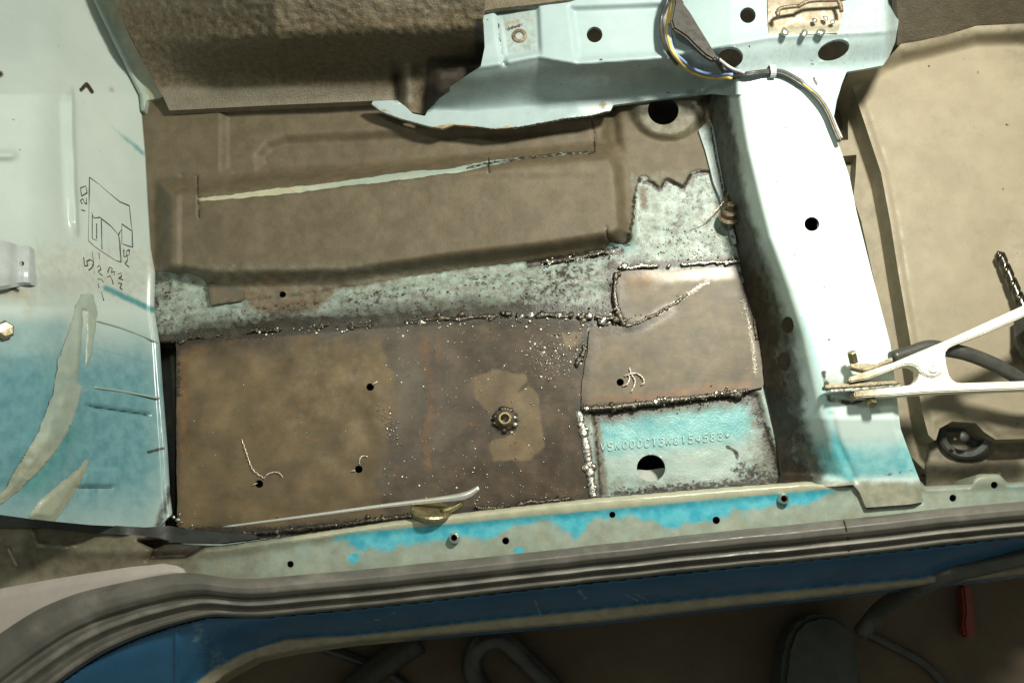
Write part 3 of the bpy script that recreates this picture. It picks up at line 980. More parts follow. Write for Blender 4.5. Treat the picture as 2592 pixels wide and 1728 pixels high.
bead([(1872, 690), (1895, 740), (1908, 800), (1916, 860)], ZF(.0045), MAT_WELD_DARK, (2, 5), .5, 4, .3, 12, .5)
weld('weld_bead', [(442, 1305), (458, 1320), (470, 1326)], ZF(.006), MAT_STEEL, BODY, (3, 8), 8, 4, .8, 1)
weld('weld_bead', [(1080, 808), (1250, 800), (1400, 798), (1560, 806)], zW, MAT_WELD, BODY, (6, 13), 38, 9, .5, 2, .2)
weld('weld_bead', [(1590, 676), (1720, 670)], ZF(.004), MAT_WELD, BODY, (5, 10), 24, 4, .6, 1, .1)


def spatter(name, poly, n, zf, r, m, parent, power=1.0):
    P = np.asarray(poly, float); ch = []
    x0, y0 = P.min(0); x1, y1 = P.max(0); k = 0
    while k < n:
        x = random.uniform(x0, x1); y = random.uniform(y0, y1)
        if inside(np.array([x]), np.array([y]), P)[0]:
            rr = (r[0] + (r[1] - r[0]) * random.random() ** 3) * PX
            ch.append(blob(V(x, y, float(zf(np.array(x), np.array(y)))), rr, .8, 1, .1)); k += 1
    o = merged(name, ch, m, parent); o['kind'] = 'stuff'
    return o


spatter('weld_spatter', [(1350, 850), (1480, 830), (1480, 900), (1440, 960), (1360, 960), (1330, 900)], 170, z_patchA, (1.2, 4.5), MAT_WELD, PATCH_A)
spatter('weld_spatter', [(960, 830), (1480, 820), (1495, 1250), (960, 1310), (990, 1000)], 420, z_patchA, (.8, 3.2), MAT_WELD, PATCH_A)
spatter('weld_spatter', [(955, 1020), (1010, 1040), (1020, 1130), (970, 1110)], 70, z_patchA, (1, 4), MAT_WELD, PATCH_A)
spatter('weld_spatter', [(1000, 720), (1560, 640), (1550, 800), (1000, 810)], 220, z_floor, (.8, 3.4), MAT_WELD_DARK, FLOOR)
spatter('weld_spatter', [(1690, 560), (1860, 590), (1870, 655), (1640, 665)], 200, z_floor, (.8, 3.6), MAT_WELD, FLOOR)
spatter('weld_spatter', [(450, 860), (980, 830), (980, 1320), (450, 1320)], 50, z_patchA, (.7, 1.8), MAT_STEEL, PATCH_A)

MAT_GLINT = mat('glint_spatter', lin(.75, .70, .60), lin(.9, .86, .76), 300, .28, .4, bump=0)  # pale colour stands in for glints on the weld spatter
spatter('glint_spatter', [(960, 830), (1480, 820), (1495, 1250), (960, 1310), (990, 1000)], 130, z_patchA, (.8, 3.4), MAT_GLINT, PATCH_A)
spatter('glint_spatter', [(1340, 850), (1480, 830), (1480, 900), (1440, 960), (1360, 960), (1330, 900)], 70, z_patchA, (1.0, 3.8), MAT_GLINT, PATCH_A)
spatter('glint_spatter', [(640, 835), (1060, 800), (1590, 790), (1590, 830), (1060, 830), (640, 860)], 120, lambda x, y: zW(x, y) + .001, (.9, 4.0), MAT_GLINT, PATCH_A)
spatter('glint_spatter', [(1350, 655), (1570, 625), (1570, 645), (1350, 680)], 36, lambda x, y: zW(x, y) + .001, (1, 4.2), MAT_GLINT, FLOOR)
spatter('glint_spatter', [(1700, 590), (1860, 600), (1870, 660), (1600, 668)], 60, z_floor, (.8, 3.2), MAT_GLINT, FLOOR)
spatter('glint_spatter', [(1880, 690), (1905, 760), (1925, 970), (1890, 970), (1875, 760)], 40, z_patchB, (.7, 2.4), MAT_GLINT, PATCH_B)
# welded nut on the patch
c = V(1278, 1062, .0025)
NUT = lathe('weld_nut', c, [(.0115, 0), (.0105, .003), (.0085, .0045), (.0078, .0075), (.0068, .0085), (.0045, .0085), (.0042, .001), (0.0, .001)], MAT_RUSTY, BODY, 24, smooth=True)
tag(NUT, 'small round nut welded to the patch')
lathe('nut_thread', c, [(.0064, .0086), (.0061, .0094), (.0046, .0094), (.0041, .004)], MAT_BRASS, NUT, 24)
ch = [blob(c + Vector((math.cos(a) * .0098, math.sin(a) * .0098, .0012)), random.uniform(.0018, .0042), random.uniform(.4, .7), 2, .35) for a in [random.uniform(0, 6.28) for _ in range(16)]]
o = merged('nut_weld', ch, MAT_WELD_DARK, NUT)
o = merged('nut_weld', [blob(c + Vector((.0105, -.006, .004)), .0028, .8, 2), blob(c + Vector((.0105, .0015, .004)), .0024, .8, 2)], MAT_STEEL, NUT)


# ---- bulkhead on the left ---------------------------------------
EDGE = [(-80, 195), (0, 234), (100, 283), (241, 353), (286, 357), (393, 366), (491, 371), (625, 379), (689, 391), (779, 388), (868, 402), (957, 408),
        (1046, 415), (1136, 422), (1247, 428), (1300, 434), (1380, 440)]
SLOTL = [(178, 222), (152, 262), (154, 380), (160, 500), (164, 560), (196, 600), (192, 536), (186, 357), (183, 240)]
BEAD1 = [(192, 775), (205, 745), (232, 740), (245, 790), (239, 830), (232, 877), (205, 979), (179, 1069), (147, 1127), (107, 1180), (62, 1225), (20, 1262), (-40, 1300), (-60, 1280),
         (0, 1246), (13, 1238), (45, 1180), (98, 1091), (134, 1002), (147, 912), (170, 850)]
BEAD2 = [(219, 1160), (226, 1170), (205, 1220), (160, 1290), (135, 1318), (70, 1310), (95, 1270), (150, 1225), (200, 1185)]


def z_bulk(x, y):
    d = ip(y, EDGE) - x
    k = ip(y, [(-80, 1), (700, 1), (900, .92), (1340, .62)])
    z = .006 + k * (.205 * np.clip(d, 0, 900) / 380 + .03 * (np.clip(d, 0, 900) / 380) ** 2)
    s_ = np.clip(150 - x, 0, 400)
    z = z - k * .00037 * np.where(s_ < 90, s_ * s_ / 180, s_ - 45)
    z = z + .004 * gau(d - 7, 7) * sstep(600, 720, y)
    xl = ip(y, [(215, 172), (262, 150), (380, 154), (500, 160), (600, 176)]); xr = ip(y, [(215, 182), (357, 186), (536, 193), (605, 197)])
    z = z + .013 * np.clip((x - xl) / (xr - xl), 0, 1) ** 1.2 * sstep(xr + 5, xr - 3, x) * sstep(212, 262, y) * sstep(610, 560, y)
    z = z + .006 * gau(y - 393, 12) * sstep(52, 25, x)
    z = z - .004 * gau(line_d(x, y, [(222, 1028), (376, 1050)]), 5)
    z = z - .003 * gau(line_d(x, y, [(196, 1234), (281, 1235)]), 4)
    z = z + .002 * sstep(-4, 4, sdf(x, y, [(219, 1185), (297, 1188), (297, 1226), (210, 1226)]))
    z = z + .0025 * sstep(770, 800, y) * sstep(190, 160, x)
    return z + .0012 * fbm(x, y, 170, 2)


def a_blueL(x, y):
    b = sstep(720, 1000, y) * ip(x, [(0, 1.0), (200, 1.0), (350, .95), (405, .7), (440, .4)])
    b = np.maximum(b, .58 * sstep(765, 835, y) * sstep(215, 150, x))
    b = b * ip(y, [(0, 1), (1170, 1), (1250, .8), (1330, .5)])
    return b


def a_smearL(x, y):
    s = .62 * gau(line_d(x, y, [(262, 303), (300, 338), (330, 360), (362, 388)]), 8) * sstep(240, 350, x)
    s = np.maximum(s, .85 * gau(line_d(x, y, [(268, 729), (330, 758), (386, 784)]), 10))
    s = np.maximum(s, .7 * gau(line_d(x, y, [(222, 1028), (376, 1050)]), 6))
    s = np.maximum(s, .5 * gau(line_d(x, y, [(245, 881), (393, 921)]), 3))
    s = np.maximum(s, .75 * gau(line_d(x, y, [(175, 1090), (135, 1160), (80, 1225)]), 34))
    return s


def a_burnL(x, y):
    b = 1.0 * gau(line_d(x, y, [(205, 228), (219, 213), (233, 233)]), 6)
    b = np.maximum(b, .8 * gau(np.hypot(x - 0, y - 188), 12))
    b = np.maximum(b, .8 * gau(line_d(x, y, [(225, 1028), (370, 1049)]), 3.0))
    b = np.maximum(b, .7 * gau(line_d(x, y, [(198, 1234), (281, 1235)]), 3.0))
    b = np.maximum(b, .75 * gau(line_d(x, y, [(375, 1144), (415, 1134)]), 6))
    b = np.maximum(b, .6 * gau(line_d(x, y, [(430, 1240), (400, 1330)]), 18))
    b = np.maximum(b, .7 * gau(line_d(x, y, [(20, 725), (45, 735)]), 9))
    b = np.maximum(b, .8 * specks(x, y, 22, (0, 0, 400, 1280), 3, 2.5))
    return b


def a_rustL(x, y):
    r = .75 * gau(np.hypot(x - 282, y - 226), 9)
    r = np.maximum(r, .62 * gau(line_d(x, y, [(0, 735), (60, 745)]), 24))
    r = np.maximum(r, .42 * gau(line_d(x, y, [(80, 740), (70, 800)]), 24))
    r = np.maximum(r, .36 * sstep(560, 660, y) * sstep(800, 720, y))
    return r


BULK_POLY = [(-80, -80), (195, -80)] + [(x, y) for y, x in EDGE[1:-1]] + [(400, 1336), (367, 1334), (230, 1328), (96, 1315), (0, 1302), (-80, 1296)]
BULK = sheet('bulkhead_panel', BULK_POLY, z_bulk, MAT_BULK, BODY, step=4.5,
             attrs=dict(blue=a_blueL, smear=a_smearL, burn_shade=a_burnL, rust=a_rustL), skirt=.003)
tag(BULK, 'sloping pale green bulkhead panel fading to blue with marker notes')

# sealant beads
cream = sheet('seam_sealant', [(234, -60), (292, -60), (290, 0), (330, 95), (372, 175), (413, 246), (398, 250), (372, 254), (366, 278), (357, 284), (353, 241), (283, 100), (236, 2)],
              lambda x, y: .008 + .014 * np.clip((250 - y) / 310, 0, 1) + .004 * gau(x - ip(y, EDGE) - 8, 9) + .001 * fbm(x, y, 30), MAT_SEALANT, BODY, step=4,
              attrs=dict(dirt_shade=lambda x, y: .25 + .35 * sstep(14, 30, x - ip(y, EDGE)) - .5 * gau(x - ip(y, EDGE) - 6, 9)), skirt=.01)
tag(cream, 'cream sealant flange between bulkhead and tunnel')
b1 = sheet('seam_sealant', BEAD1, lambda x, y: z_bulk(x, y) + .0012 + .0030 * sstep(-2, 34, sdf(x, y, BEAD1)) + .0010 * fbm(x * .5, y * .12, 9, 3) - .006 * gau(line_d(x, y, [(214, 790), (212, 860), (204, 965)]), 7) + .0015 * fbm(x, y, 25),
           MAT_SEALANT, BULK, step=4, rag=4, attrs=dict(dirt_shade=lambda x, y: .2 + .6 * gau(line_d(x, y, [(214, 800), (212, 860), (204, 965)]), 6) + .35 * sstep(1060, 1200, y)))
b2 = sheet('seam_sealant', BEAD2, lambda x, y: z_bulk(x, y) + .0006 + .002 * sstep(0, 16, sdf(x, y, BEAD2)), MAT_SEALANT, BULK, step=4, rag=4,
           attrs=dict(dirt_shade=lambda x, y: .5 + 0 * x))
for ln in ([(241, 811), (300, 828), (360, 850), (398, 868)], [(238, 980), (320, 992), (402, 1008)]):
    tube('seam_sealant', [V(x, y, float(z_bulk(np.array(float(x)), np.array(float(y)))) + .0002) for x, y in ln], .0011, MAT_SEALANT, BULK, 20, 6)

# marker sketch
INK = [[(226, 449), (250, 466), (275, 488), (303, 511), (327, 521)], [(226, 449), (225, 520), (223, 609)], [(327, 521), (331, 563), (334, 584)],
       [(223, 609), (239, 624), (270, 645), (293, 660), (306, 663)], [(306, 663), (303, 617), (300, 596)], [(252, 550), (281, 573), (298, 593)],
       [(256, 556), (258, 632)], [(233, 545), (233, 604), (246, 609)], [(244, 566), (244, 604)], [(232, 538), (237, 552), (248, 551), (252, 550)],
       [(308, 567), (334, 585), (335, 626), (308, 617), (308, 567)], [(298, 596), (308, 580)],
       # 1 2 0
       [(205, 531), (215, 534)], [(207, 516), (203, 508), (210, 503), (214, 515), (219, 516), (218, 501)], [(206, 497), (203, 476), (217, 471), (220, 488), (206, 497)],
       # 5
       [(211, 651), (214, 674), (222, 672), (219, 662), (228, 657), (237, 664), (232, 678), (224, 684)], [(233, 635), (236, 664), (238, 692)],
       # 1 2 and so on below the drawing
       [(250, 640), (252, 656)], [(246, 676), (252, 671), (255, 682), (247, 688), (259, 697)], [(247, 706), (256, 707), (262, 714)], [(248, 716), (250, 728)],
       [(272, 690), (277, 676), (284, 679), (281, 690), (290, 687), (288, 697)], [(270, 702), (278, 698), (284, 710), (286, 720)],
       [(298, 694), (306, 690), (307, 700), (299, 704), (311, 708)], [(299, 716), (308, 718), (303, 728), (309, 733)],
       [(313, 632), (313, 650), (322, 648), (322, 660), (316, 668), (326, 676)], [(320, 636), (327, 632), (327, 645), (320, 647), (320, 636)], [(256, 738), (262, 760)]]
ch = []
for st in INK:
    pts = [V(x, y, float(z_bulk(np.array(float(x)), np.array(float(y))))) for x, y in st]
    dense = []
    for k in range(len(pts) - 1):
        dense += catmull(pts[k:k + 2], 5)[:-1]
    dense.append(pts[-1])
    dense = [q - Vector((.0003, 0, .0003)) for q in dense]
    ch.append(tube_data(dense, [random.uniform(.0005, .0011) for _ in range(5)], 6))
tag(merged('marker_sketch', ch, MAT_INK, BULK), 'black marker sketch with handwritten measurements')

# clip bracket and bolt on the bulkhead
BRK = sheet('clip_bracket', [(-60, 600), (0, 606), (20, 612), (45, 620), (76, 622), (83, 716), (60, 714), (40, 716), (15, 722), (-60, 735)],
            lambda x, y: z_bulk(x, y) + .012 - .008 * sstep(20, 80, x) - .004 * gau(x - 40, 14) + .003 * gau(x - 72, 7), mat('dull_zinc', lin(.44, .48, .49), lin(.50, .54, .54), 30, .3, .25, bump=.03, mott=.03), BULK, step=4, holes=[(55, 667, 6.5)], skirt=.008)
tag(BRK, 'bent bare steel clip bracket with small hole')
c = V(6, 838, float(z_bulk(np.array(6.), np.array(838.))))
tag(lathe('bolt_head', c, [(.0085, -.002), (.0085, .006), (.006, .009), (0, .0095)], MAT_COPPER, BULK, 6, axis=Vector((.7, 0, .7))), 'coppery hexagon bolt head')

# black edge under the bulkhead
tag(sheet('edge_rubber', [(-80, 1290), (0, 1300), (96, 1313), (230, 1326), (367, 1334), (430, 1330), (470, 1338), (560, 1348), (640, 1352), (660, 1362), (560, 1374), (430, 1372), (337, 1354), (230, 1349), (115, 1336), (0, 1334), (-80, 1330)],
      lambda x, y: .058 - .03 * sstep(300, 440, x), MAT_GAP, BODY, step=5, skirt=.012), 'black rubber strip along the bulkhead foot')


# ---- tunnel ------------------------------------------------------
TUN = [(258, -80), (1240, -80), (1222, 40), (1226, 120), (1216, 166), (1168, 198), (1110, 238), (1090, 262), (1075, 290), (1042, 284), (1027, 268), (1007, 254), (934, 256), (680, 267), (429, 280), (413, 246), (372, 175), (332, 95), (289, 0)]


def z_tun(x, y):
    yb = ip(x, [(280, 285), (429, 280), (934, 256), (1230, 250)])
    h = yb - y
    z = .014 + .010 * sstep(0, 50, h) + .085 * sstep(50, 190, h) + .05 * sstep(120, 330, h)
    z = .014 + (z - .014) * ip(x, [(230, .2), (420, .5), (700, 1)])
    z = z + .0009 * fbm(x, y, 13, 3) * sstep(60, 190, h) * 2.2
    z = z - .010 * gau(x - 1006, 14) * sstep(130, 190, y) + .004 * gau(x - 1035, 14) * sstep(130, 190, y)
    z = z + .04 * sstep(1075, 1150, x) * sstep(60, 0, h) + .02 * sstep(1060, 1120, x) * sstep(100, 60, h)
    z = z + .010 * fbm(x, y, 240, 2) * sstep(60, 160, h)
    return z


TUNNEL = sheet('tunnel_cover', TUN, z_tun, MAT_TUNNEL, BODY, step=4.5,
               attrs=dict(pale=lambda x, y: .9 * sstep(205, 235, y) * sstep(1090, 960, x) + .45 * sstep(70, 10, y + fbm(x, y, 40) * 60) + .7 * gau(x - 1030, 14) * (y > 160) * (y < 262),  # flatter ledge painted paler, as if catching more light
                          burn_shade=lambda x, y: np.maximum(.95 * sstep(1060, 1095, x - (y - 180) * -.1) * sstep(118, 165, y), np.maximum(.9 * gau(x - 1213, 14) * (y > 50), .8 * gau(x - 1004, 9) * sstep(170, 200, y)))), skirt=.01)  # opening at the cover's end and the groove painted black
tag(TUNNEL, 'dark brown rough coated transmission tunnel')

# ---- tunnel beam -------------------------------------------------
BEAM = [(1180, -80), (2290, -80), (2276, 0), (2274, 60), (2266, 107), (2250, 145), (2235, 166), (2180, 176), (2143, 182), (2130, 215), (2118, 255), (2110, 300), (2090, 275),
        (2050, 246), (1990, 234), (1870, 239), (1800, 234), (1778, 237), (1660, 252), (1552, 266), (1546, 280), (1494, 293), (1430, 300), (1364, 312), (1310, 322), (1253, 327), (1200, 320),
        (1150, 316), (1120, 326), (1088, 320), (1050, 310), (1007, 298), (965, 282), (938, 262), (945, 256), (1005, 254), (1027, 270), (1045, 288), (1076, 294), (1090, 264), (1110, 240), (1168, 200), (1217, 168), (1227, 120), (1224, 60), (1210, 20)]
YF = [(900, 180), (1202, 172), (1280, 160), (1362, 142), (1400, 150), (1456, 160), (1686, 143), (1946, 96), (2212, 82), (2300, 76)]
YL = [(900, 235), (1088, 275), (1188, 281), (1300, 272), (1533, 247), (1778, 223), (1900, 195), (2000, 178), (2141, 178), (2300, 160)]


def zlowB(x):
    return ip(x, [(900, .019), (1550, .020), (1780, .026), (1830, .055), (1866, .093), (2200, .093)])


def z_beam(x, y):
    yf = ip(x, YF); yl = ip(x, YL)
    zl = zlowB(x)
    t = np.clip((y - yf) / (yl - yf), 0, 1)
    t = .5 * t + .5 * sstep(0, 1, t)
    zt = ip(x, [(1150, .084), (1700, .096), (1850, .113), (2300, .118)])
    z = zt * (1 - t) + zl * t
    z = z - .004 * np.clip((y - yl) / 60, 0, 1)
    top = sstep(6, -6, y - yf)
    rec = [(1262, 20), (1362, 18), (1368, 136), (1280, 146)]
    z = z - .006 * sstep(-6, 6, sdf(x, y, rec))
    rec2 = [(1372, -60), (1428, -60), (1440, 175), (1376, 165)]
    z = z - .0 * x
    z = z - .008 * sstep(-10, 10, sdf(x, y, [(1445, 22), (1700, 12), (1690, 138), (1462, 152)]))
    z = z - .006 * gau(line_d(x, y, [(1258, 20), (1264, 90), (1276, 160)]), 6)
    z = z + .003 * gau(y - yf + 4, 10)
    # cutback at right end
    z = z - .03 * sstep(2225, 2278, x) ** 2
    # flange hollow on the left
    z = z + .0008 * fbm(x, y, 60, 2)
    return z


BEAMO = sheet('tunnel_beam', BEAM, z_beam, MAT_BEAM, BODY, step=4.5,
              holes=[(1505, 88, 20, 20), (1893, 39, 20, 20), (1848, 146, 33, 27, -10), (2110, 127, 42, 24, -22)],
              attrs=dict(rust=lambda x, y: np.maximum.reduce([.75 * gau(line_d(x, y, [(1050, 318), (1088, 326), (1150, 318), (1253, 330), (1290, 322)]), 7), .7 * gau(np.hypot(x - 1525, y - 265), 14), .55 * gau(np.hypot(x - 1337, y - 288), 8),
                                                              .6 * gau(line_d(x, y, [(1282, 64), (1310, 56)]), 12), .5 * gau(np.hypot(x - 1345, y - 50), 12), .5 * gau(line_d(x, y, [(938, 262), (1007, 300), (1080, 322)]), 8)]),
                         dirt_shade=lambda x, y: np.maximum.reduce([.45 * sstep(-4, 8, sdf(x, y, [(1265, 25), (1358, 20), (1362, 134), (1282, 142)])), .32 * sstep(-5, 25, y - ip(x, YF)) * sstep(10, -20, y - ip(x, YL)), .35 * sstep(1960, 2060, x) * sstep(30, -20, y - 95), 0.5 * sstep(1950, 1960, x) * sstep(2125, 2100, x) * sstep(95, 70, y)]),  # dirt, plus the front face greyed to paint in its shade
                         burn_shade=lambda x, y: np.maximum.reduce([specks(x, y, 45, (1100, 0, 2250, 330), 8, 2.6), .62 * gau(line_d(x, y, [(1284, 74), (1300, 70), (1318, 64)]), 7), .5 * gau(line_d(x, y, [(1258, 20), (1264, 90), (1276, 160)]), 5), .55 * gau(line_d(x, y, BEAM[20:27]), 4), .8 * gau(line_d(x, y, [(2060, 198), (2068, 215)]), 5)])), zmin=None, skirt=.004)
tag(BEAMO, 'pale green pressed beam with round holes along the tunnel')
c = V(1315, 92, .081)
n = lathe('captive_nut', c, [(.0085, -.001), (.008, .0015), (.0045, .002), (.004, -.004), (0, -.004)], MAT_RUSTY, BEAMO, 20)
# dark ledge above the beam
tag(sheet('tunnel_cover', [(1180, -90), (1700, -90), (1440, 0), (1330, 14), (1255, 22), (1195, 34)], lambda x, y: .094 + .014 * sstep(1400, 1700, x) + .001 * fbm(x, y, 30), MAT_TUNNEL, BODY, step=6,
      attrs=dict(pale=lambda x, y: .4 + 0 * x, burn_shade=lambda x, y: 0 * x), skirt=.006), 'brown edge of tunnel coating above the beam')
# rusty bracket with spring clip on the beam
BR2 = sheet('rusty_bracket', [(1942, -60), (2140, -60), (2134, 20), (2128, 60), (2120, 84), (2060, 86), (1946, 92), (1944, 40)], lambda x, y: z_beam(x, np.minimum(y, 78)) + .002 + .0012 * fbm(x, y, 40), MAT_BRACKET, BODY, step=4,
            attrs=dict(rust=lambda x, y: .48 + .1 * fbm(x, y, 50) - .4 * gau(y - 82, 9)), skirt=.003)
tag(BR2, 'rust stained bracket plate on the beam end')
ch = []
for p in ([(1966, 30), (1970, 40), (1972, 24), (2000, 18), (2020, 16)], [(2020, 18), (2036, 8), (2060, 2), (2120, 0), (2142, -4)], [(2122, 2), (2128, 16), (2130, 30)]):
    ch.append(tube_data(catmull([V(x, y, .132) for x, y in p], 14), .0022, 8))
merged('spring_clip', ch, MAT_RUSTY, BR2)
ch = [blob(V(x, y, .124), r_ * PX, .5, 2) for x, y, r_ in [(1986, 82, 11), (2036, 84, 8), (2078, 82, 9), (2108, 56, 6), (2090, 46, 6), (2062, 52, 6)]]
merged('spot_weld', ch, MAT_STEEL, BR2)

# ---- crossmember -------------------------------------------------
BASE = [(200, 1790), (236, 1795), (321, 1803), (487, 1835), (646, 1871), (729, 1885), (840, 1920), (979, 1936), (1100, 1962), (1193, 1974), (1300, 2000)]
SHO = [(200, 1862), (241, 1876), (383, 1900), (536, 1938), (604, 1956), (737, 2012), (862, 2052), (974, 2080), (1086, 2106), (1202, 2146), (1300, 2190)]
RGT = [(230, 2060), (281, 2096), (366, 2123), (446, 2150), (536, 2168), (696, 2208), (871, 2254), (1086, 2280), (1184, 2316), (1215, 2328), (1270, 2336)]
CROSS = [(1797, 225), (2060, 225)] + [(x, y) for y, x in RGT[1:]] + [(2300, 1276), (2192, 1284), (2176, 1245), (2160, 1226), (2120, 1230), (1992, 1236)] + [(x, y) for y, x in BASE[::-1][1:-1]]


def z_cross(x, y):
    b = ip(y, BASE); s = ip(y, SHO)
    t = np.clip((x - b) / (s - b + 6), 0, 1)
    t = np.minimum(t, 1)
    top = ip(y, [(200, .090), (900, .088), (1060, .084), (1120, .072), (1210, .0575), (1300, .0555)])
    low = ip(y, [(200, .006), (1200, .004), (1225, .045), (1300, .05)])
    tt = np.where(t < .82, t * .93 / .82, .93 + .07 * (1 - (1 - (t - .82) / .18) ** 2))
    # rounded shoulder
    z = low + (top - low) * tt
    rr = ip(y, RGT)
    z = z - .004 * sstep(18, 0, rr - x)
    z = z - .002 * gau(line_d(x, y, [(2105, 1050), (2120, 1120), (2165, 1215)]), 8)
    return z + .0007 * fbm(x, y, 120, 2)


def a_side_shade(x, y):  # paints shade over the left side face, fading at the shoulder
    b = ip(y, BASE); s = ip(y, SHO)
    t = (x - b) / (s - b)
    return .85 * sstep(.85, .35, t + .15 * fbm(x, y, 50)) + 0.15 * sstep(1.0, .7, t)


def a_burn_shadeC(x, y):
    b = ip(y, BASE); s = ip(y, SHO)
    t = (x - b) / (s - b)
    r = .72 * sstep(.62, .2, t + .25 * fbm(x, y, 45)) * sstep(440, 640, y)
    r = np.maximum(r, .62 * gau(line_d(x, y, [(2085, 945), (2100, 1010), (2160, 1020), (2200, 1000)]), 12))  # cast shadow of the clamp painted round its jaws
    r = np.maximum(r, .5 * sstep(.5, .1, t) * sstep(360, 250, y))
    for q in [(1994, 822, 17, 24), (1985, 915, 18, 26)]:
        r = np.maximum(r, 1.0 * sstep(1.2, .6, np.hypot((x - q[0]) / q[2], (y - q[1]) / q[3])))
    r = np.maximum(r, specks(x, y, 30, (1900, 250, 2280, 1200), 4, 2.6))
    r = np.maximum(r, .5 * gau(line_d(x, y, [(2225, 1205), (2260, 1198), (2310, 1190)]), 6))
    return r


CR = sheet('crossmember', CROSS, z_cross, MAT_CROSS, BODY, step=4.5, holes=[(2055, 567, 19, 18)],
           attrs=dict(blue=lambda x, y: .72 * sstep(1060, 1165, y) * sstep(1235, 1185, y) + .25 * sstep(2040, 2020, x) * sstep(900, 1000, y) + .45 * gau(x - ip(y, SHO), 16) * (y > 800),
                      dirt_shade=lambda x, y: .85 * sstep(1195, 1235, y) + .5 * gau(line_d(x, y, [(2100, 960), (2180, 1010), (2250, 1000)]), 30), grime_shade=a_side_shade, burn_shade=a_burn_shadeC), zmin=-.03)  # dirty foot, and softer painted shadow under the clamp
tag(CR, 'bright white green crossmember rising from the sill to the tunnel')
# flange of the crossmember on the floor
tag(sheet('crossmember_flange', [(1768, 330), (1776, 322), (1797, 300), (1806, 325), (1835, 487), (1862, 600), (1868, 640), (1850, 600), (1822, 500), (1806, 462), (1798, 430), (1785, 380)],
      lambda x, y: .006 + .003 * sstep(1797, 1812, x - (y - 320) * .17), MAT_BEAM, BODY, step=4, attrs=dict(rust=lambda x, y: .55 * sstep(350, 310, y), dirt_shade=lambda x, y: .42 + 0 * x, burn_shade=lambda x, y: .45 * sstep(430, 560, y) + .8 * gau(line_d(x, y, [(1797, 310), (1812, 400), (1835, 500)]), 3)), skirt=.004), 'thin pale flange between floor and crossmember')

# stud with washer
ax = Vector((-.1, .45, .9))
c = V(1848, 552, .012)
STUD = lathe('rusty_stud', c, [(.004, -.012), (.0045, .0), (.0125, .001), (.0128, .003), (.009, .0045), (.0085, .010), (.006, .012), (.0042, .012), (.004, .020), (0, .0205)], MAT_RUSTY, BODY, 20, axis=ax)
tag(STUD, 'short rusty stud with washer and nut')
tube('stud_shank', [V(1838, 500, .010), V(1846, 545, .012)], .0042, MAT_RUSTY, STUD, 6, 10)

# ---- floor behind the crossmember --------------------------------
tag(sheet('trench_floor', [(2050, 160), (2350, 160), (2420, 1240), (2100, 1240)], z_flat(-.032), MAT_REAR, BODY, step=12, attrs=dict(dirt_shade=lambda x, y: .6 + 0 * x, burn_shade=lambda x, y: 0 * x)), 'narrow beige gutter behind the crossmember')
STRIP = [(2143, 184), (2156, 215), (2166, 300), (2196, 400), (2222, 480), (2236, 600), (2250, 700), (2280, 860), (2325, 1080), (2350, 1122), (2352, 1200), (2300, 1150), (2262, 1000), (2236, 850),
         (2215, 720), (2180, 560), (2160, 500), (2166, 440), (2168, 392), (2124, 396), (2116, 376), (2131, 356), (2147, 354), (2146, 300), (2140, 230)]
tag(sheet('side_flange', STRIP, z_flat(-.012), MAT_REAR, BODY, step=4, attrs=dict(dirt_shade=lambda x, y: .3 + .25 * fbm(x, y, 40), burn_shade=lambda x, y: .3 * gau(line_d(x, y, [(2185, 600), (2215, 720)]), 10)), zmin=-.034), 'beige side flange beyond the crossmember')
REAR = [(2152, 205), (2143, 181), (2180, 176), (2235, 164), (2255, 140), (2280, 112), (2330, 104), (2400, 88), (2471, 66), (2592, 60), (2700, 60), (2700, 1104), (2592, 1110), (2520, 1112), (2490, 1092), (2470, 1070), (2410, 1066), (2378, 1084),
        (2368, 1118), (2350, 1100), (2334, 1041), (2307, 880), (2275, 696), (2253, 558), (2230, 437), (2186, 304)]


def z_rear(x, y):
    z = .024 + .0015 * fbm(x, y, 260, 2)
    e = sdf(x, y, REAR)
    z = z - .004 * sstep(26, 0, e)
    z = z + .03 * sstep(60, 0, y - ip(x, [(2140, 180), (2280, 112), (2471, 64), (2700, 60)]))
    z = z - .004 * gau(np.hypot((x - 2530) * 1.2, y - 640), 60)
    return z


RE = sheet('rear_floor', REAR, z_rear, MAT_REAR, BODY, step=4.5, zmin=-.03,
           attrs=dict(dirt_shade=lambda x, y: .22 * sstep(1000, 1110, y) + .18 + .3 * sstep(40, 0, y - ip(x, [(2140, 180), (2280, 112), (2471, 64), (2700, 60)])) + .35 * sstep(2480, 2592, x) * sstep(300, 80, y) + .25 * fbm(x, y, 120),  # dirt, with shade at the lower end painted darker
                      burn_shade=lambda x, y: np.maximum.reduce([specks(x, y, 16, (2200, 90, 2600, 1080), 5, 2.4), .8 * gau(np.hypot(x - 2351, y - 168), 5), .7 * gau(np.hypot(x - 2475, y - 184), 6), .6 * gau(np.hypot(x - 2380, y - 335), 4), .5 * gau(np.hypot(x - 2440, y - 150), 5)])))
tag(RE, 'flat beige coated floor beyond the crossmember')
tag(sheet('tunnel_wall', [(2262, -90), (2710, -90), (2710, 75), (2592, 72), (2471, 68), (2400, 92), (2330, 108), (2270, 120), (2274, 60)],
          lambda x, y: .045 + .09 * np.clip((ip(x, [(2140, 180), (2280, 112), (2471, 64), (2700, 60)]) - y + 8) / 150, 0, 1) + .001 * fbm(x, y, 40), MAT_TUNNEL, BODY, step=6,
          attrs=dict(pale=lambda x, y: .55 + .3 * sstep(2480, 2300, x), burn_shade=lambda x, y: 0 * x), skirt=.012), 'brown tunnel side behind the beige floor')
LOW = [(2345, 1095), (2710, 1085), (2710, 1240), (2345, 1240)]
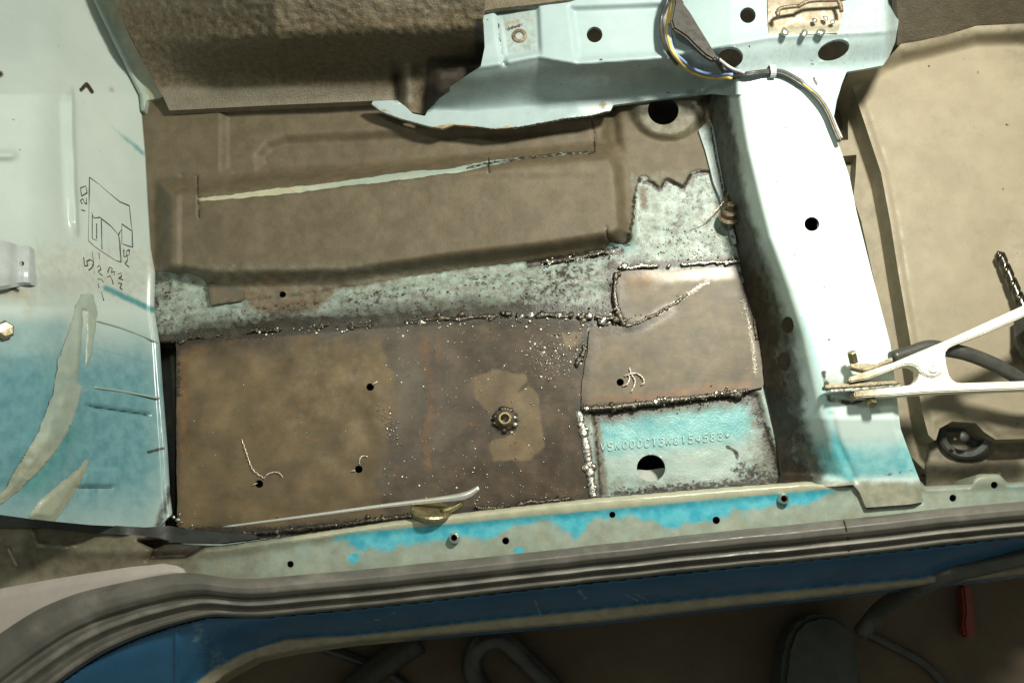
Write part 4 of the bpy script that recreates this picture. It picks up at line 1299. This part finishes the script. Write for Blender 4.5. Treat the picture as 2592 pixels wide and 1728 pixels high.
tag(sheet('lower_floor', LOW, lambda x, y: -.012 + .008 * gau(y - 1185 + (x - 2400) * .05, 18) + .001 * fbm(x, y, 60), MAT_REAR, BODY, step=6,
          attrs=dict(dirt_shade=lambda x, y: .68 + .2 * fbm(x, y, 50), burn_shade=lambda x, y: .35 * sstep(1205, 1230, y))), 'grimy brown lower floor edge by the sill')
# drain plug
c = V(2436, 1096, -.012)
DR = lathe('drain_plug', c, [(.027, -.004), (.027, .016), (.024, .018), (.019, .016), (.017, .002), (0, .0)], MAT_GREYP, BODY, 28, axis=Vector((-.25, -.2, 1)))
tag(DR, 'dark grey drain plug sunk in the floor edge')
merged('plug_tab', [blob(V(2440, 1106, .014), .006, .4, 2), blob(V(2418, 1112, .013), .0025, .5, 2)], MAT_DKPLAST, DR)

# ---- door sill ---------------------------------------------------
SIN = [(-90, 1326), (0, 1332), (115, 1335), (230, 1348), (337, 1353), (400, 1360), (470, 1380), (560, 1380), (668, 1365), (783, 1348), (1000, 1316), (1200, 1292), (1516, 1257), (1850, 1230), (2042, 1216), (2146, 1223), (2175, 1226),
       (2327, 1214), (2342, 1230), (2455, 1226), (2470, 1202), (2490, 1196), (2532, 1195), (2550, 1221), (2720, 1210)]
SEAL = [((-90, 1668), (30, 1830)), ((0, 1604), (120, 1755)), ((96, 1544), (200, 1695)), ((165, 1514), (268, 1652)), ((230, 1493), (344, 1617)), ((344, 1468), (440, 1583)), ((473, 1449), (536, 1560)),
        ((612, 1464), (651, 1563)), ((785, 1453), (800, 1550)), ((1040, 1428), (1050, 1524)), ((1300, 1402), (1310, 1494)), ((1575, 1372), (1580, 1465)), ((1850, 1342), (1850, 1436)), ((2138, 1312), (2138, 1407)), ((2700, 1256), (2700, 1345))]
STOP = [t for t, b in SEAL]
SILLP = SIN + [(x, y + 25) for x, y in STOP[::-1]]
BL = [(-90, 1400), (560, 1402), (890, 1348), (1200, 1320), (1300, 1310), (2000, 1246), (2146, 1232), (2340, 1232), (2700, 1225)]


def z_sill(x, y):
    i = y - ip(x, [(a, b) for a, b in SIN])
    z = .050 + .004 * sstep(40, 8, y - ip(x, BL) + 22) - .012 * sstep(10, -2, i) * (x > 560)
    z = z + .004 * sstep(520, 380, x) * gau(y - 1400, 30)
    z = z - .03 * sstep(-6, 8, sdf(x, y, [(350, 1368), (400, 1362), (560, 1370), (600, 1378), (520, 1388), (470, 1415), (372, 1418), (385, 1390)])) * 1.0
    z = z - .0015 * gau(line_d(x, y, [(2172, 1224), (2188, 1270), (2196, 1284), (2300, 1276), (2332, 1270)]), 3)
    z = z + .003 * gau(line_d(x, y, [(80, 1345), (90, 1375), (130, 1390), (180, 1380)]), 9) + .004 * gau(line_d(x, y, [(20, 1390), (40, 1430)]), 6)
    return z + .0008 * fbm(x, y, 70, 3)


def a_blueS(x, y):
    d = y - ip(x, BL)
    w = 32 + 34 * fbm(x, y * .6, 120) + 12 * fbm(x + 900, y, 34)
    w = w + 40 * gau(x - 1455, 36) + 24 * gau(x - 1000, 90) + 14 * gau(x - 1680, 120)
    m = sstep(34, -26, d - w) * sstep(-5, 5, d) * (.80 + .25 * gau(d, 14))
    m = m * ip(x, [(0, 0), (780, 0), (900, .85), (1000, 1), (2000, 1), (2080, .75), (2140, .2), (2200, 0), (2400, 0.15), (2700, .5)])
    m = np.maximum(m, .95 * sstep(14, 4, np.hypot((x - 1315) / 1.6, y - 1392)))
    m = np.maximum(m, .75 * sstep(22, 8, np.hypot((x - 895) / 1.3, y - 1412)))
    return m


def a_grimeS(x, y):
    g_ = .75 * sstep(640, 420, x) * sstep(1500, 1440, y)
    g_ = np.maximum(g_, .45 * sstep(900, 600, x))
    g_ = np.maximum(g_, .3 * sstep(2250, 2350, x))
    for cx, cy in [(735, 1427), (1150, 1361), (1280, 1368), (1550, 1302), (1813, 1316), (1983, 1262), (2412, 1260), (2517, 1227)]:
        g_ = np.maximum(g_, .5 * gau(np.hypot(x - cx, y - cy), 16))
    return g_


SH = [(735, 1427, 8.5), (1150, 1361, 7), (1280, 1368, 9), (1550, 1302, 8), (1813, 1316, 9.5), (1983, 1262, 9), (2412, 1260, 9), (2517, 1227, 9)]
SILL = sheet('door_sill', SILLP, z_sill, MAT_SILL, BODY, step=4.5, holes=SH,
             attrs=dict(blue=a_blueS, teal=lambda x, y: .38 + .2 * gau(y - ip(x, BL) - 40, 60) - .5 * sstep(600, 300, x), grime_shade=a_grimeS,
                        cream=lambda x, y: .75 * sstep(6, -4, y - ip(x, BL)) * sstep(640, 800, x) * sstep(2150, 2100, x) + .55 * gau(line_d(x, y, [(85, 1350), (95, 1380), (170, 1385)]), 8) + .55 * gau(line_d(x, y, [(22, 1390), (42, 1430)]), 6),
                        burn_shade=lambda x, y: np.maximum.reduce([sstep(-4, 8, sdf(x, y, [(350, 1368), (400, 1362), (560, 1370), (600, 1378), (520, 1388), (470, 1415), (372, 1418), (385, 1390)])), .8 * gau(line_d(x, y, [(2172, 1224), (2188, 1270), (2196, 1284), (2300, 1276)]), 3),  # shade in the gap at the left end painted black
                                                             .8 * gau(y - ip(x, SIN), 3) * (x > 500) * (x < 2150), .6 * gau(line_d(x, y, [(1380, 1374), (1372, 1390)]), 5) * 0, .8 * gau(line_d(x, y, [(2480, 1196), (2530, 1197), (2548, 1214)]), 4)])), zmin=-.03)
tag(SILL, 'worn inner door sill with flaking turquoise paint and screw holes')
for cx, cy in [(1150, 1361), (1983, 1262)]:
    c = V(cx, cy, .0545)
    tag(lathe('rivet_stub', c, [(.0055, -.002), (.005, .002), (.0032, .003), (.003, -.004)], MAT_STEEL, SILL, 14), 'torn rivet stub')

# outer sill
OB = [(b[0], b[1]) for t, b in SEAL]
L1 = [(300, 1850), (420, 1790), (536, 1694), (612, 1655), (727, 1615), (900, 1608), (1200, 1573), (1500, 1543), (1850, 1508), (2000, 1494), (2330, 1464), (2480, 1428), (2700, 1376)]
L2 = [(380, 1880), (480, 1800), (566, 1722), (651, 1676), (765, 1653), (900, 1634), (1138, 1613), (1500, 1583), (1850, 1542), (2000, 1527), (2330, 1490), (2480, 1474), (2700, 1446)]
OUTP = [(-90, 1668), (0, 1620), (230, 1520), (473, 1470), (785, 1475), (1300, 1425), (1850, 1365), (2700, 1280)] + L2[::-1] + [(200, 1900), (-90, 1900)]


def z_out(x, y):
    yb = ip(x, OB); y1 = ip(x, L1); y2 = ip(x, L2)
    t = np.clip((y - yb) / (y1 - yb), 0, 1)
    z = .046 - .055 * t ** 1.3 + .006 * sstep(0, .2, t) * 0
    z = z + .006 * sstep(-4, 4, y - y1) - .004 * sstep(y1, y2, y) - .05 * sstep(-9, 3, y - y2 + 4) * 1.0
    z = np.where(y < yb, .040, z)
    z = z + .003 * gau(x - 447, 4) * (y > yb)
    return z + .0006 * fbm(x, y, 90, 2)


OUTER = sheet('outer_sill', OUTP, z_out, MAT_OUTER, BODY, step=4.5,
              attrs=dict(olive=lambda x, y: sstep(-3, 3, y - ip(x, L1)) * (1 - .8 * sstep(-14, -4, y - ip(x, L2)) * sstep(900, 1100, x)),
                         pale=lambda x, y: np.maximum.reduce([.42 * gau(line_d(x, y, [(500, 1600), (540, 1650), (560, 1690)]), 44), .9 * gau(line_d(x, y, [(1355, 1520), (1368, 1555)]), 2.2), .8 * gau(line_d(x, y, [(1585, 1505), (1615, 1520)]), 2), .8 * gau(line_d(x, y, [(1612, 1504), (1645, 1522)]), 2),
                                                              .7 * gau(line_d(x, y, [(930, 1572), (965, 1566), (1005, 1546)]), 2), .5 * gau(line_d(x, y, [(1465, 1492), (1480, 1512)]), 9)])), skirt=.03)
tag(OUTER, 'dark blue outer sill with olive lower lip')

# door seal: extruded rubber section along the sill
PROF = [(0, .044), (0, .058), (.08, .064), (.22, .068), (.38, .067), (.47, .063), (.52, .057), (.56, .057), (.62, .063), (.69, .064), (.75, .058), (.79, .0555), (.83, .0565), (.89, .061), (.95, .0595), (1, .048), (1, .036)]
nL = 160
tops = catmull([Vector((t[0], t[1], 0)) for t, b in SEAL], nL); bots = catmull([Vector((b[0], b[1], 0)) for t, b in SEAL], nL)
vs = []; fs = []; dust = []
NP = 4 * (len(PROF) - 1) + 1
for i in range(nL):
    kk = float(sstep(560, 430, tops[i].x))
    for j in range(NP):
        q = j / 4; k = min(int(q), len(PROF) - 2); f = q - k
        t = PROF[k][0] * (1 - f) + PROF[k + 1][0] * f; z = PROF[k][1] * (1 - f) + PROF[k + 1][1] * f
        z = z + .0012 * float(fbm(np.array(tops[i].x), np.array(j * 3.0), 60, 3))
        p = tops[i].lerp(bots[i], t)
        p.y += 5 * float(fbm(np.array(p.x), np.array(50.0), 260, 3))
        vs.append(Vector(A(p.x, p.y, z))); dust.append(.14 + .5 * float(fbm(np.array(p.x), np.array(p.y), 70, 4)) + .35 * gau(t - .25, .2) * float(gau(p.x - 760, 160)) + .3 * float(gau(t - .64, .05)) + .3 * float(gau(t - .9, .04)))
for i in range(nL - 1):
    for j in range(NP - 1):
        a = i * NP + j
        fs.append((a, a + 1, a + 1 + NP, a + NP))
me = raw_mesh('door_seal', vs, fs)
at = me.attributes.new('dust', 'FLOAT', 'POINT'); at.data.foreach_set('value', np.clip(dust, 0, 1).astype(np.float32))
so = link('door_seal', me, MAT_RUBBER)
tag(so, 'grey black ribbed rubber door seal running along the sill', 'door seal')
# joint line in the seal
tube('seal_joint', [V(2138 + k * 9, 1312 + k * 62, .066 + .001) if k else V(2136, 1316, .064) for k in (0, .25, .5)] + [V(2150, 1372, .0575), V(2154, 1384, .065)], .0008, MAT_GAP, so, 16, 6)

# grey trim piece
TRIM = [(-90, 1510), (0, 1489), (115, 1468), (230, 1449), (330, 1434), (413, 1426), (444, 1430), (462, 1438), (473, 1456), (344, 1488), (230, 1514), (165, 1536), (96, 1566), (0, 1626), (-90, 1686)]
tag(sheet('trim_panel', TRIM, lambda x, y: .054 + .003 * sstep(0, 24, sdf(x, y, TRIM)), MAT_TRIM, None, step=4, skirt=.010), 'smooth pinkish grey trim panel tucked against the curved seal end', 'trim panel')

# ------------------------------------------------------------------ loose things
# pry rod
tag(tube('metal_rod', [V(566, 1333, .030), V(760, 1308, .036), (V(960, 1281, .044)), V(1100, 1265, .052), V(1175, 1254, .0570), V(1212, 1234, .060)], [.0010, .0016, .0020, .0028, .0038, .0022], MAT_CHROME, None, 40, 14, .6),
    'thin bright steel rod with bent tip lying along the sill', 'rod')
cap = thing('brass_cap', 'small tarnished brass cap with stem under the bright rod', 'cap', V(1092, 1297, .054))
lathe('disc', V(1090, 1301, .045), [(.0, .0), (.019, .0), (.0205, .0015), (.0205, .0045), (.019, .006), (0, .006)], MAT_BRASS, cap, 28, axis=Vector((.1, .85, .5)))
tube('stem', [V(1120, 1296, .050), V(1150, 1284, .050), V(1172, 1270, .050)], [.004, .003, .0026], MAT_BRASS, cap, 10, 10)
adopt(cap)


# swarf curls beside the drilled holes
def swarf(name, strokes, z, r, m, label, cat='swarf', group=None):
    ch = []
    for st in strokes:
        base = catmull([V(x, y, z + .0006 + .0012 * (i % 2)) for i, (x, y) in enumerate(st)], 6 * len(st))
        pts = []
        for i, p in enumerate(base):
            pts.append(p + Vector((math.sin(i * 2.1) * .0005, math.cos(i * 2.1) * .0005, .0004 + .0003 * math.sin(i * 1.3))))
        ch.append(tube_data(pts, [r * .7, r, r * .6], 6))
    o = merged(name, ch, m)
    return tag(o, label, cat, group)


swarf('metal_swarf', [[(612, 1112), (622, 1140), (630, 1165), (642, 1190), (668, 1210)], [(668, 1212), (678, 1200), (695, 1195), (708, 1198), (716, 1208)], [(640, 1228), (652, 1222)]], .0025, .0005, MAT_SWARF, 'long forked curl of swarf on the brown patch')
swarf('metal_swarf', [[(910, 1175), (912, 1160), (920, 1154), (931, 1156)], [(890, 1193), (899, 1190)]], .0025, .0006, MAT_SWARF, 'tiny hooked swarf curl on the brown patch')
swarf('metal_swarf', [[(943, 974), (950, 969), (957, 966)]], .0025, .0006, MAT_SWARF, 'shortest straight sliver of swarf on the brown patch')
swarf('metal_swarf', [[(1575, 977), (1588, 972), (1594, 955), (1590, 948)], [(1580, 952), (1596, 946), (1612, 946), (1626, 955), (1630, 968), (1624, 972)], [(1598, 948), (1607, 962), (1604, 978), (1598, 990)], [(1598, 946), (1594, 930)]], .0045, .0008, MAT_SWARF, 'bright tangle of swarf on the tan patch')
swarf('copper_strand', [[(1844, 480), (1838, 500), (1822, 522), (1800, 545), (1780, 558), (1756, 566)]], .010, .0007, MAT_COPW, 'loose bare copper wire strand beside the rusty stud', 'wire')

# ---- earth clamp --------------------------------------------------
CLZ = .106
clamp = thing('ground_clamp', 'silver welding earth clamp gripping the white crossmember', 'clamp', V(2270, 980, .09))


def zc(px, py):
    return (1950 + px / 2.24, 550 + py / 2.24)


LOWARM = [(475, 985), (560, 975), (740, 958), (800, 948), (835, 925), (848, 885), (838, 862), (880, 830), (960, 815), (1000, 830), (1008, 870), (1020, 905), (1045, 930), (1075, 938), (1600, 922), (1600, 966), (1438, 972), (900, 992), (700, 1008), (480, 1022)]
UPARM = [(445, 905), (500, 888), (700, 822), (860, 755), (1020, 688), (1438, 498), (1620, 415), (1650, 450), (1415, 572), (1220, 655), (1030, 728), (1000, 750), (992, 775), (1000, 840), (975, 880), (930, 905), (890, 900), (855, 880), (835, 850), (800, 834), (760, 836), (700, 858), (560, 915), (450, 934)]


def dirtc(co):
    x = co[:, 0]
    x0 = V(2155, 960, CLZ).x
    return .65 * sstep(x0 + .055, x0 + .01, x)


slab('clamp_arm', [zc(*p) for p in LOWARM], CLZ - .016, CLZ, MAT_CLAMP, clamp, .0012, attrs=dict(dirt_shade=dirtc))
slab('clamp_arm', [zc(*p) for p in UPARM], CLZ - .013, CLZ + .0025, MAT_CLAMP, clamp, .0012, attrs=dict(dirt_shade=dirtc))
px_, py_ = zc(920, 858)
rv = lathe('pivot_rivet', V(px_, py_, CLZ + .0025), [(.0045, -.001), (.0045, .001), (.0036, .0018), (.0026, .0018), (.0024, .0008), (0, .0008)], MAT_CLAMP, clamp, 20)
slab('copper_jaw', [zc(*p) for p in [(310, 950), (740, 922), (742, 940), (560, 955), (315, 968)]], CLZ - .014, CLZ - .002, MAT_COPPER, clamp, .0005)
slab('copper_jaw', [zc(*p) for p in [(340, 976), (480, 966), (740, 948), (742, 956), (482, 982), (345, 992)]], CLZ - .014, CLZ - .003, MAT_STEEL, clamp, .0005)
slab('copper_jaw', [zc(*p) for p in [(455, 830), (560, 828), (600, 832), (690, 790), (696, 815), (600, 850), (540, 870), (460, 850)]], CLZ - .010, CLZ + .001, MAT_COPPER, clamp, .0006)
lathe('jaw_bolt', V(*zc(468, 800), CLZ - .002), [(.0045, -.004), (.0045, .006), (.0035, .007), (0, .007)], MAT_BRASS, clamp, 6, axis=Vector((-.3, .8, .5)))
lathe('jaw_bolt', V(*zc(570, 1042), CLZ - .009), [(.0050, -.003), (.0050, .005), (.004, .006), (0, .006)], MAT_BRASS, clamp, 6, axis=Vector((0, -.7, .6)))
tube('cable', [V(*zc(*p), z) for p, z in [((690, 800), CLZ - .006), ((800, 765), CLZ - .008), ((900, 735), CLZ - .010), ((1000, 750), CLZ - .012), ((1120, 775), CLZ - .014), ((1260, 830), CLZ - .018), ((1380, 895), CLZ - .026), ((1480, 960), CLZ - .036), ((1620, 1040), CLZ - .055)]], .0070, MAT_CABLE, clamp, 40, 14)
adopt(clamp)

# ---- drill bit and chuck ------------------------------------------
drill = thing('drill', 'dark twist drill bit with black chuck lying on the beige floor', 'drill', V(2560, 740, .03))
p0 = V(2526, 636, .030); p1 = V(2600, 800, .044)
axd = (p1 - p0).normalized(); s_ = axd.orthogonal().normalized(); w_ = axd.cross(s_)
vs = []; fs = []; NS = 90; KS = 36; Ld = (p1 - p0).length
for i in range(NS):
    t = i / (NS - 1); tw = t * Ld / .034 * 2 * math.pi
    rad = .0056 * min(1, .25 + t * 14)
    for k in range(KS):
        a = 2 * math.pi * k / KS
        r = rad * (1 - .42 * max(0, math.cos(2 * a)) ** 5)
        vs.append(p0 + axd * Ld * t + (s_ * math.cos(a + tw) + w_ * math.sin(a + tw)) * r)
for i in range(NS - 1):
    for k in range(KS):
        a = i * KS + k; b = i * KS + (k + 1) % KS
        fs.append((a, b, b + KS, a + KS))
fs.append(tuple(range(KS)))
link('twist_bit', raw_mesh('twist_bit', vs, fs), MAT_DRILL, drill)
lathe('chuck', p1 - axd * .006, [(.007, 0), (.012, .002), (.019, .022), (.021, .026), (.021, .06), (.0, .06)], MAT_DKPLAST, drill, 24, axis=axd, smooth=False)
adopt(drill)

# ---- wiring harness ------------------------------------------------
har = thing('wiring_harness', 'wiring loom with dark sheath and yellow and blue wires draped over the beam', 'wiring', V(1800, 200, .1))


def zb(x, y, dz):
    if y < ip(np.array(float(x)), YL) + 40 and x < 2070:
        return float(z_beam(np.array(float(x)), np.array(float(y)))) + dz
    return .092 + dz


SHE = [(1700, -60), (1735, -60), (1728, 4), (1748, 30), (1765, 59), (1782, 86), (1798, 112), (1818, 146), (1806, 152), (1785, 140), (1762, 119), (1739, 95), (1720, 82), (1704, 72), (1698, 50), (1706, 10)]
slab('sheath', SHE, .112, .120, MAT_SHEATH, har, .002)


def wire(pts, r, m, dz):
    tube('wire', [V(x, y, max(zb(x, y, dz), 0)) for x, y in pts], r, m, har, 50, 8)


LOOP = [(1704, -50), (1690, 5), (1676, 45), (1676, 90), (1692, 130), (1716, 162), (1745, 184), (1790, 197), (1840, 197)]


def off(pts, d, e=0):
    return [(x + d * (1 if i < 4 else .7), y - e * (1 if i > 4 else .3)) for i, (x, y) in enumerate(pts)]


wire(off(LOOP[:6], -2) , .0024, MAT_BLACKW, .012)
wire(off(LOOP[:5], 4), .0022, MAT_BLACKW, .012)
wire(off(LOOP, 10, 2), .0017, MAT_WHITEW, .013)
wire(off(LOOP, 15, 0), .0019, MAT_YEL, .014)
wire(off(LOOP, 19, 8), .0016, MAT_BLUEW, .012)
wire([(1704, 6), (1700, 40), (1694, 60)], .0026, MAT_YEL, .016)
wire([(1812, 146), (1826, 170), (1846, 194)], .0030, MAT_BLACKW, .008)
wire([(1820, 150), (1850, 172), (1885, 186)], .0016, MAT_WHITEW, .006)
BUN = [(1838, 196), (1880, 190), (1945, 182), (1985, 186), (2030, 212), (2068, 245), (2094, 282), (2110, 320), (2126, 356)]
for k, m_ in enumerate([MAT_BLACKW, MAT_BLACKW, MAT_SHEATH, MAT_BLUEW, MAT_YEL, MAT_WHITEW]):
    dx = [(-3, 3), (3, -3), (0, 0), (4, -5), (1, -1), (5, -6)][k]
    hide = .0 if k < 3 else (-.001)
    pts = [(x + dx[0], y + dx[1]) for x, y in BUN]
    if k >= 3: pts = pts[4:]
    wire(pts, .0019 if k < 3 else .0012, m_, .005 + (.0016 if k >= 3 else 0) + hide)
lathe('cable_tie', V(1954, 181, .098), [(.0062, -.003), (.0066, -.003), (.0066, .003), (.0062, .003)], MAT_WHITEW, har, 16, axis=Vector((1, .1, 0)))
adopt(har)

# ---- things on the garage floor ------------------------------------
tag(tube('rubber_hose', [V(1260, 1800, GZ + .012), V(1205, 1720, GZ + .012), (V(1195, 1670, GZ + .014)), V(1220, 1628, GZ + .02), V(1270, 1618, GZ + .02), V(1320, 1660, GZ + .014), V(1400, 1740, GZ + .012), V(1450, 1800, GZ + .012)], .014, MAT_BLACKW, None, 50, 12),
    'looped black hose on the garage floor', 'hose')
tag(tube('thin_cable', [V(820, 1640, GZ + .006), V(880, 1660, GZ + .006), V(950, 1690, GZ + .006), V(1010, 1720, GZ + .006), V(1080, 1790, GZ + .006)], .006, MAT_BLACKW, None, 30, 10), 'thin black cable trailing across the garage floor below the sill', 'cable')
tag(tube('dark_pipe', [V(1060, 1620, GZ + .02), V(980, 1675, GZ + .02), V(860, 1770, GZ + .02)], .017, MAT_SHEATH, None, 10, 16), 'dark straight pipe lying on the garage floor', 'pipe')
pan = slab('plastic_tub', [(1975, 1810), (1978, 1720), (1988, 1640), (2006, 1590), (2035, 1562), (2075, 1550), (2115, 1554), (2148, 1578), (2170, 1625), (2184, 1700), (2188, 1810)], GZ + .002, GZ + .06, MAT_GREYP, None, .007)
tag(pan, 'dark grey rounded plastic tub standing on the garage floor', 'tub')
red = slab('red_tool', [(2436, 1480), (2462, 1480), (2466, 1560), (2474, 1575), (2470, 1612), (2444, 1612), (2438, 1575), (2442, 1550)], GZ + .002, GZ + .022, MAT_RED, None, .003)
tag(red, 'small red plastic tool on the garage floor', 'tool')
tag(tube('welding_cable', [V(2720, 1390, .01), V(2592, 1408, .004), V(2480, 1432, -.004), V(2380, 1458, -.01), V(2300, 1500, -.06), V(2230, 1540, -.2), V(2180, 1600, GZ + .1)], .010, MAT_CABLE, None, 40, 12), 'black welding cable hanging over the blue outer sill', 'cable')
tag(tube('black_lead', [V(2190, 1600, GZ + .005), V(2270, 1640, GZ + .005), V(2340, 1680, GZ + .005), V(2400, 1740, GZ + .005), V(2460, 1800, GZ + .005)], .006, MAT_BLACKW, None, 30, 10), 'black lead beside the dark grey plastic tub', 'cable')
